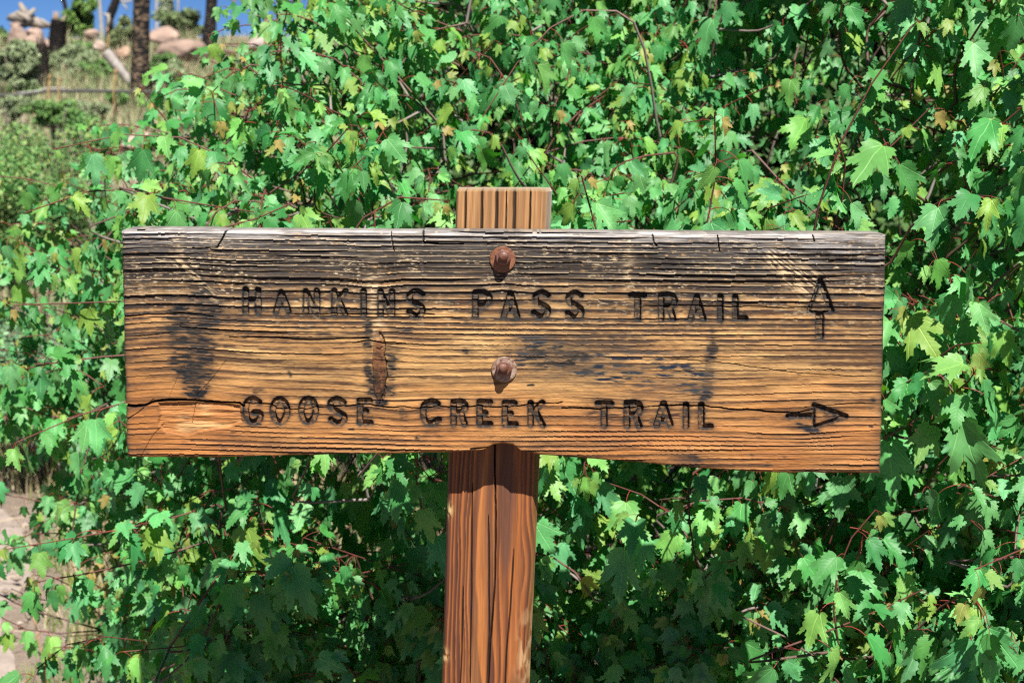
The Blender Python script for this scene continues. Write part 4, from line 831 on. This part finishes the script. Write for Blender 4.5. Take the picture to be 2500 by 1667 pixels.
# young tree with a round crown
yt = at(198, 40, 29.5); yg = float(zg(yt[0], yt[1])); root = empty("young_tree", (yt[0], yt[1], yg), "young green tree with round crown on the skyline", "tree")
mb = MB(); leaf_cloud(mb, yt, (0.40, 0.40, 0.46), 5500, 0.05, [(0.13, 0.25, 0.05), (0.17, 0.30, 0.06), (0.09, 0.18, 0.04)], 520); mb.build("crown", M_SMALL_LEAF, root, smooth=False, kind="stuff")
mb = MB(); mb.tube([(yt[0], yt[1], yg - .1), (yt[0] + .02, yt[1], (yg + yt[2]) / 2), yt], [.05, .035, .015], 7, (0.15, 0.11, 0.09)); mb.build("trunk", M_BARK, root)

CH = np.array((0.020, 0.018, 0.018)); FLK = np.array((0.34, 0.24, 0.15))
def charred(pts, rad, n=18, seg=40, flake=0.5, flare=1.0, seed=0, rough=0.05):
    P = np.array(pts, float); t = np.linspace(0, 1, len(P)); q = np.linspace(0, 1, seg)
    PP_ = np.stack([np.interp(q, t, P[:, i]) for i in range(3)], -1); rr_ = np.interp(q, t, rad) * (1 + flare * np.exp(-q * 14))
    mb = MB(); mb.tube(PP_, rr_, n, CH, rough=rough)
    V = mb.V[0]; a = fbm(np.arange(len(V)) % n * 0.9 + seed, np.arange(len(V)) // n * 0.7, seed, 2); b = np.random.default_rng(seed).random(len(V))
    mb.C[0] = lerp3(np.tile(CH, (len(V), 1)), FLK, np.clip((b < flake * sstep(0.4, 0.6, a)) * 0.8, 0, 1)); return mb
def tree_px(name, label, pts, dist, wpx, flake, seed, group="fire-killed trees on the slope", flare=.6, mat=None, colr=None, cat="dead tree", part="trunk"):
    P = np.array([at(x, y, dist) for x, y in pts]); k = dist / FPX; g = float(zg(P[0][0], P[0][1]))
    P[0][2] = min(P[0][2], g + 0.02) - 0.15; root = empty(name, (P[0][0], P[0][1], g), label, cat, group)
    mb = charred(P, np.array(wpx) * k / 2, flake=flake, flare=flare, seed=seed, n=20 if wpx[0] > 20 else 10, seg=200 if wpx[0] > 20 else 30)
    if colr is not None: mb.C[0] = np.tile(np.array(colr), (len(mb.V[0]), 1)) * (0.8 + 0.4 * np.random.default_rng(seed).random((len(mb.V[0]), 1)))
    mb.build(part, mat or M_BARK, root); return root, P
def limb(root, pts, dist, wpx, colr, mat=M_GREYWOOD, name="branch"):
    P = np.array([at(x, y, dist) for x, y in pts]); mb = MB(); mb.tube(P, np.array(wpx) * dist / FPX / 2, 7, colr, rough=.12); mb.build(name, mat, root)
tree_px("dead_tree", "thick scorched trunk with flaking bark left of the maples", [(338, 292), (341, 200), (344, 100), (346, 0), (347, -120), (350, -700)], 20.5, (46, 43, 40, 39, 38, 26), 0.45, 601, flare=.7)
tree_px("dead_tree", "black scorched trunk on the slope, partly behind maple leaves", [(505, 128), (511, 90), (515, 40), (517, 0), (519, -120), (522, -500)], 27, (40, 32, 27, 26, 24, 18), 0.10, 602)
tree_px("dead_tree", "slender bare grey trunk on the skyline beside the young tree", [(250, 104), (247, 60), (244, 20), (242, -40), (238, -300)], 29, (12, 9, 8, 7, 4), 0, 603, mat=M_GREYWOOD, colr=(0.40, 0.38, 0.35))
r_, _ = tree_px("dead_tree", "leaning blackened snag with pale broken branches on the skyline", [(264, 76), (268, 45), (276, 20), (288, -8), (296, -60)], 28, (16, 19, 22, 18, 10), 0.03, 604, flare=.2)
limb(r_, [(292, 0), (305, 6), (322, 2)], 28, (6, 7, 4), (0.42, 0.38, 0.32)); limb(r_, [(262, 72), (266, 45), (262, 34)], 27.8, (7, 8, 3), (0.45, 0.40, 0.33)); limb(r_, [(268, 38), (256, 36), (252, 33)], 27.9, (8, 6, 3), (0.42, 0.38, 0.33)); limb(r_, [(300, 8), (308, 20), (312, 28)], 28, (5, 4, 2), (0.4, 0.36, 0.3))
tree_px("dead_tree", "faint thin pale trunk just right of the thick trunk", [(380, 50), (382, 0), (384, -150)], 37, (8, 7, 4), 0, 605, mat=M_GREYWOOD, colr=(0.42, 0.40, 0.38))
tree_px("dead_tree", "faint thin pale trunk midway along the skyline", [(434, 40), (435, 0), (436, -140)], 37, (6, 5, 3), 0, 606, mat=M_GREYWOOD, colr=(0.40, 0.37, 0.35))
tree_px("dead_tree", "thin brownish trunk on the skyline right of the black trunk", [(566, 60), (571, 0), (574, -150)], 33, (9, 8, 4), 0.1, 607, mat=M_GREYWOOD, colr=(0.27, 0.2, 0.15))
tree_px("dead_tree", "dark slim trunk behind the young tree at upper left", [(165, 60), (160, 20), (152, -10), (150, -120)], 32, (9, 10, 12, 6), 0.1, 608)
tree_px("dead_tree", "reddish-brown slim trunk showing between left maple leaves", [(651, 320), (652, 200), (650, 60), (648, -120)], 11.5, (17, 14, 11, 7), 0, 609, mat=M_STALK, colr=(0.34, 0.165, 0.085), flare=.1)
def stump(label, pts, dist, wpx, flake, seed, topc):
    root, P = tree_px("burnt_stump", label, pts, dist, wpx, flake, seed, "burnt stumps at the upper left", .15, cat="stump")
    k = dist / FPX; mb = MB(); r = random.Random(seed)
    for q in range(8):
        a = r.uniform(0, 6.28); b = P[-1] + np.array((math.cos(a), math.sin(a), 0)) * wpx[-1] * k * .36 - np.array((0, 0, .04)); e = b + np.array((r.uniform(-.03, .03), r.uniform(-.03, .03), r.uniform(.03, .2) * dist / 25)); mb.tube([b, (b + e) / 2, e], [wpx[-1] * k * .13, wpx[-1] * k * .09, .006], 5, topc, rough=.2)
    mb.build("splinters", M_GREYWOOD, root)
stump("tall black burnt stump with a broken pale top", [(139, 155), (140, 110), (141, 75), (143, 50)], 26, (42, 40, 37, 34), 0.03, 621, (0.36, 0.27, 0.19))
stump("shorter black burnt stump in front of the pink boulders", [(103, 250), (101, 190), (101, 140), (98, 108)], 22, (38, 36, 36, 30), 0.12, 622, (0.05, 0.045, 0.04))

# boulders
def boulder(label, X_, Y_, dist, wpx, hpx, seed, cat="boulder", colr=(0.42, 0.30, 0.24), name="boulder", deep=1.0):
    c = at(X_, Y_, dist); k = dist / FPX; bm = bmesh.new(); bmesh.ops.create_icosphere(bm, subdivisions=4, radius=1.0)
    V = np.array([v.co[:] for v in bm.verts]); F = np.array([[v.index for v in f.verts] for f in bm.faces]); bm.free(); r = np.random.default_rng(seed)
    for q in range(20):
        nrm = r.normal(size=3); nrm /= np.linalg.norm(nrm); dcut = r.uniform(.55, .9); h = V @ nrm; V = V - np.outer(np.clip(h - dcut, 0, None) * .85, nrm)
    V = V * (1 + 0.30 * (fbm(V[:, 0] * 2.6 + seed, V[:, 2] * 1.9 + V[:, 1], seed, 4) - .5))[:, None]; V = V * np.array((wpx * k / 2, wpx * k / 2 * deep, hpx * k / 2)) * 1.12
    K = np.array(colr) * (0.45 + 0.9 * fbm(V[:, 0] * 6 / (wpx * k) + seed, V[:, 2] * 4 / (wpx * k), seed + 1, 4))[:, None]; me = fast_mesh(name, V, F, True); add_col(me, K)
    o = link(name, me, M_ROCK); o.location = c; tag(o, label, cat, "pink boulders on the slope"); return o
boulder("large rounded pink boulder left of the tall burnt stump", 45, 92, 27, 46, 56, 701); boulder("low wide pink boulder against the tall burnt stump", 92, 108, 26.6, 74, 44, 702); boulder("small pink boulder on top of the upper-left boulder pile", 38, 64, 28, 26, 18, 703); boulder("pale flat pink boulder under the driftwood roots", 84, 82, 28, 40, 26, 704)
boulder("orange-pink rock slab behind the short burnt stump", 74, 190, 23, 30, 60, 705, colr=(0.5, 0.33, 0.22)); boulder("small pale boulder beneath the slender grey trunk", 245, 114, 26, 30, 30, 706, colr=(0.55, 0.42, 0.35)); boulder("pink rock slab right of the thick scorched trunk", 402, 90, 26, 84, 46, 707); boulder("long pink ledge between the two dark trunks", 440, 126, 25, 150, 52, 708)
boulder("lone smooth pink boulder low among the left maple leaves", 333, 352, 12.5, 84, 56, 709, colr=(0.56, 0.40, 0.34)); boulder("small brown boulder left of the thick trunk's middle", 300, 134, 25, 38, 44, 710, colr=(0.42, 0.28, 0.2)); boulder("pale rock half hidden by maple leaves near the black trunk", 632, 110, 24, 50, 46, 711, colr=(0.5, 0.4, 0.36)); boulder("pale pink rock at the far left edge of the slope", 8, 128, 27, 34, 26, 712, colr=(0.5, 0.38, 0.3)); boulder("dull grey boulder in the grass below the fallen log", 120, 296, 17, 60, 50, 713, colr=(0.36, 0.33, 0.30)); boulder("pale rock on the slope under the yellowish bush", 222, 86, 27.5, 38, 30, 714, colr=(0.5, 0.36, 0.28))

# driftwood root mass and fallen logs
c = at(70, 45, 28.5); root = empty("uprooted_stump", (c[0], c[1], float(zg(c[0], c[1]))), "bleached uprooted stump with gnarled roots on the boulders", "stump")
for q, (pts, w) in enumerate((([(20, 44), (45, 40), (70, 48), (95, 60), (122, 64)], (12, 28, 36, 26, 12)), ([(48, 8), (56, 22), (66, 42)], (9, 15, 24)), ([(86, 22), (74, 34), (66, 48)], (8, 14, 22)), ([(18, 46), (40, 52), (62, 62)], (8, 14, 18)), ([(40, 30), (58, 40), (80, 55)], (7, 12, 14)), ([(62, 68), (70, 58), (82, 48)], (5, 10, 10)), ([(100, 48), (112, 58), (124, 62)], (8, 10, 6)))):
    limb(root, pts, 28.5 - 0.06 * q, w, (0.36, 0.31, 0.26) if q not in (3, 5) else (0.05, 0.045, 0.04), name="root")
def log(label, pts, dist, wpx, colr, mat=M_GREYWOOD, dists=None):
    P = np.array([at(x, y, dist if dists is None else dists[i]) for i, (x, y) in enumerate(pts)]); root = empty("fallen_log", tuple(P[0]), label, "log", "fallen logs on the slope")
    q = np.linspace(0, 1, 20); t = np.linspace(0, 1, len(P)); PP_ = np.stack([np.interp(q, t, P[:, i]) for i in range(3)], -1); mb = MB(); mb.tube(PP_, np.interp(q, t, wpx) * dist / FPX / 2, 10, colr, rough=.1); mb.build("trunk", mat, root); return root
r_ = log("bleached log leaning against the thick scorched trunk", [(258, 128), (285, 160), (320, 205)], 21.5, (26, 24, 20), (0.40, 0.36, 0.33)); limb(r_, [(262, 118), (290, 150), (322, 186)], 21.6, (7, 6, 5), (0.04, 0.035, 0.03), M_BARK, "charred_side")
r_ = log("long thin grey log lying across the slope grass", [(-60, 236), (60, 232), (105, 224), (200, 222), (310, 224), (440, 226)], 19, (10, 9, 7, 9, 8, 6), (0.10, 0.095, 0.095)); limb(r_, [(40, 228), (100, 222), (108, 216), (160, 216)], 18.9, (4, 4, 3, 3), (0.5, 0.48, 0.46))
log("dark half-buried log below the thick trunk's foot", [(120, 306), (170, 308), (230, 312)], 16.5, (12, 14, 9), (0.13, 0.105, 0.09)); log("curved bleached branch lying under the dark green bush", [(468, 252), (500, 256), (520, 276), (532, 296)], 16.5, (6, 7, 7, 5), (0.42, 0.38, 0.34)); log("dark fallen log crossing behind the black trunk", [(395, 120), (430, 112), (530, 122), (600, 140)], 25.5, (12, 12, 11, 8), (0.12, 0.085, 0.07)); log("dark scorched log low beneath the dark green bush", [(440, 300), (560, 304), (700, 318)], 15, (16, 15, 12), (0.09, 0.065, 0.055))
log("pale dead stick on the grass behind the left maple", [(225, 975), (262, 992), (300, 1015)], 5.6, (7, 6, 5), (0.5, 0.46, 0.44))

# dry flower stalks
for lab, pts, dist, w in (("tan dry stalk left of all, in front of the short stump", [(118, 252), (119, 210), (121, 182)], 18, 6), ("tan dry stalk second from left, by the grey bush", [(142, 240), (144, 205), (147, 190)], 18, 5), ("tan dry stalk close to the leaning bleached log", [(277, 222), (280, 195), (283, 168)], 18.5, 6), ("orange dry stalk seen through a gap under the board's left end", [(288, 1390), (281, 1300), (273, 1120)], 3.9, 11), ("orange dry stalk right of the other in the lower-left gap", [(345, 1380), (343, 1320), (341, 1270)], 3.9, 8), ("pale dry stalk rising past the yellowish bush", [(264, 120), (265, 95), (262, 66)], 26, 4), ("thin straw stalk bending over the path edge", [(112, 1640), (95, 1560), (82, 1505)], 4.0, 5)):
    P = np.array([at(x, y, dist) for x, y in pts]); g = float(zg(P[0][0], P[0][1])); P = np.vstack([[P[0][0], P[0][1], min(P[0][2] - .02, g)], P]); root = empty("dry_stalk", (P[0][0], P[0][1], P[0][2]), lab, "stalk", "dry flower stalks")
    k = dist / FPX; mb = MB(); mb.tube(P, np.array((.6, .7, .9, .5)) * w * k / 2, 6, (0.46, 0.29, 0.13), rough=.15); mb.build("stem", M_STALK, root); mb = MB(); mb.tube([P[-2] * .6 + P[-1] * .4, P[-2] * .25 + P[-1] * .75, P[-1] * 1.02 - P[-2] * .02], [w * k * .35, w * k * .62, w * k * .2], 7, (0.40, 0.25, 0.12), rough=.3); mb.build("seed_head", M_STALK, root)

# grass: dry tufts on the slope and round the path
def grass(name, label, n, xr, yr, h, cols, seed, mask=None, tuft=9):
    r = np.random.default_rng(seed); nt = n // tuft; cx = r.uniform(*xr, nt); cy = r.uniform(*yr, nt); ok = np.ones(nt, bool)
    if mask is not None: ok = mask(cx, cy)
    cx, cy = cx[ok], cy[ok]; k = np.repeat(np.arange(len(cx)), tuft); n = len(k); hs = r.uniform(.5, 1.3, len(cx))[k]
    x = cx[k] + r.normal(0, .045, n); y = cy[k] + r.normal(0, .045, n); z = zg(x, y); hh = h * hs * r.uniform(.6, 1.2, n); az = r.uniform(0, 6.28, n); ln = r.uniform(.1, .65, n) * hh; w = h * 0.013 * r.uniform(.7, 1.5, n) + .0008
    B = np.stack([x, y, z - .01], -1); d = np.stack([np.cos(az), np.sin(az), 0 * az], -1); sd = np.stack([-np.sin(az), np.cos(az), 0 * az], -1)
    m_ = B + d * (ln * .35)[:, None] + np.array((0, 0, 1)) * (hh * .6)[:, None]; t = B + d * ln[:, None] + np.array((0, 0, 1)) * hh[:, None]
    V = np.stack([B - sd * w[:, None], B + sd * w[:, None], m_ + sd * (w * .8)[:, None], m_ - sd * (w * .8)[:, None], t], 1).reshape(-1, 3); o = np.arange(n)[:, None] * 5
    F = np.concatenate([o + np.array((0, 1, 2)), o + np.array((0, 2, 3)), o + np.array((3, 2, 4))]); mb = MB(); K = np.array(cols)[r.integers(0, len(cols), n)] * r.uniform(.75, 1.2, (n, 1)); mb.add(V, F, np.repeat(K, 5, axis=0))
    ob = mb.build(name, M_GRASS, smooth=False, kind="stuff"); tag(ob, label, "grass"); return ob
def off_path(cx, cy):
    d = np.min(np.hypot(cx[:, None] - pcx[None], cy[:, None] - pcy[None]), 1); return d > 0.50 + 0.2 * vnoise(cx * 3, cy * 3, 55)
STRAW = [(0.50, 0.40, 0.23), (0.42, 0.34, 0.19), (0.55, 0.46, 0.30), (0.30, 0.30, 0.14)]
grass("dry_grass", "dry straw-coloured grass beside the dirt path", 36000, (-4.2, 0.2), (2.6, 7.5), 0.17, STRAW, 801, off_path)
grass("slope_grass", "pale dry grass covering the slope below the burnt trees", 60000, (-12, -1.2), (7.0, 28), 0.36, [(0.44, 0.37, 0.22), (0.48, 0.42, 0.28), (0.28, 0.33, 0.15), (0.22, 0.31, 0.13), (0.26, 0.34, 0.16)], 802)
grass("green_grass", "fresh green grass growing along the path edge", 22000, (-2.6, -0.4), (1.9, 5.5), 0.09, [(0.17, 0.27, 0.06), (0.24, 0.30, 0.09), (0.12, 0.22, 0.05)], 803, off_path)

# small stones and straw bits on the path
r = np.random.default_rng(77); mb = MB(); n = 900; t = r.integers(10, 70, n); w = r.uniform(-.7, .7, n)
px = pcx[t] + nr[t, 0] * w + r.normal(0, .05, n); py = pcy[t] + nr[t, 1] * w + r.normal(0, .05, n)
octa = np.array([(1, 0, 0), (-1, 0, 0), (0, 1, 0), (0, -1, 0), (0, 0, 1), (0, 0, -1)], float); of = np.array([(0, 2, 4), (2, 1, 4), (1, 3, 4), (3, 0, 4), (2, 0, 5), (1, 2, 5), (3, 1, 5), (0, 3, 5)])
for q in range(n):
    sz = 0.004 + 0.016 * r.random() ** 4; zq = float(np.interp(py[q] + 1.5, [0, 7.5, 14], [0, 0, .7])) + 0.033
    mb.add(octa * sz * r.uniform(.6, 1.3, (6, 3)) * np.array((1, 1, .6)) + np.array((px[q], py[q], zq)), of, np.array((0.40, 0.32, 0.27)) * r.uniform(.5, 1.2))
tag(mb.build("gravel", M_ROCK, smooth=False, kind="stuff"), "small loose stones scattered over the dirt path", "gravel")
mb = MB()
for q in range(420):
    a = r.uniform(0, 6.28); ln = r.uniform(.03, .12); t0 = r.integers(10, 70); w0 = r.choice([-1, 1]) * r.uniform(.2, .75); c0 = np.array((pcx[t0] + nr[t0, 0] * w0 + r.normal(0, .04), pcy[t0] + nr[t0, 1] * w0, 0)); c0[2] = np.interp(c0[1] + 1.5, [0, 7.5, 14], [0, 0, .7]) + .038
    d_ = np.array((math.cos(a), math.sin(a), r.uniform(-.05, .05))) * ln; mb.tube([c0 - d_ / 2, c0 + np.array((0, 0, .004)), c0 + d_ / 2], .0016, 3, np.array((0.58, 0.48, 0.32)) * r.uniform(.7, 1.1), cap=False)
tag(mb.build("straw_litter", M_GRASS, smooth=False, kind="stuff"), "loose dry straw lying on the dirt path", "straw")
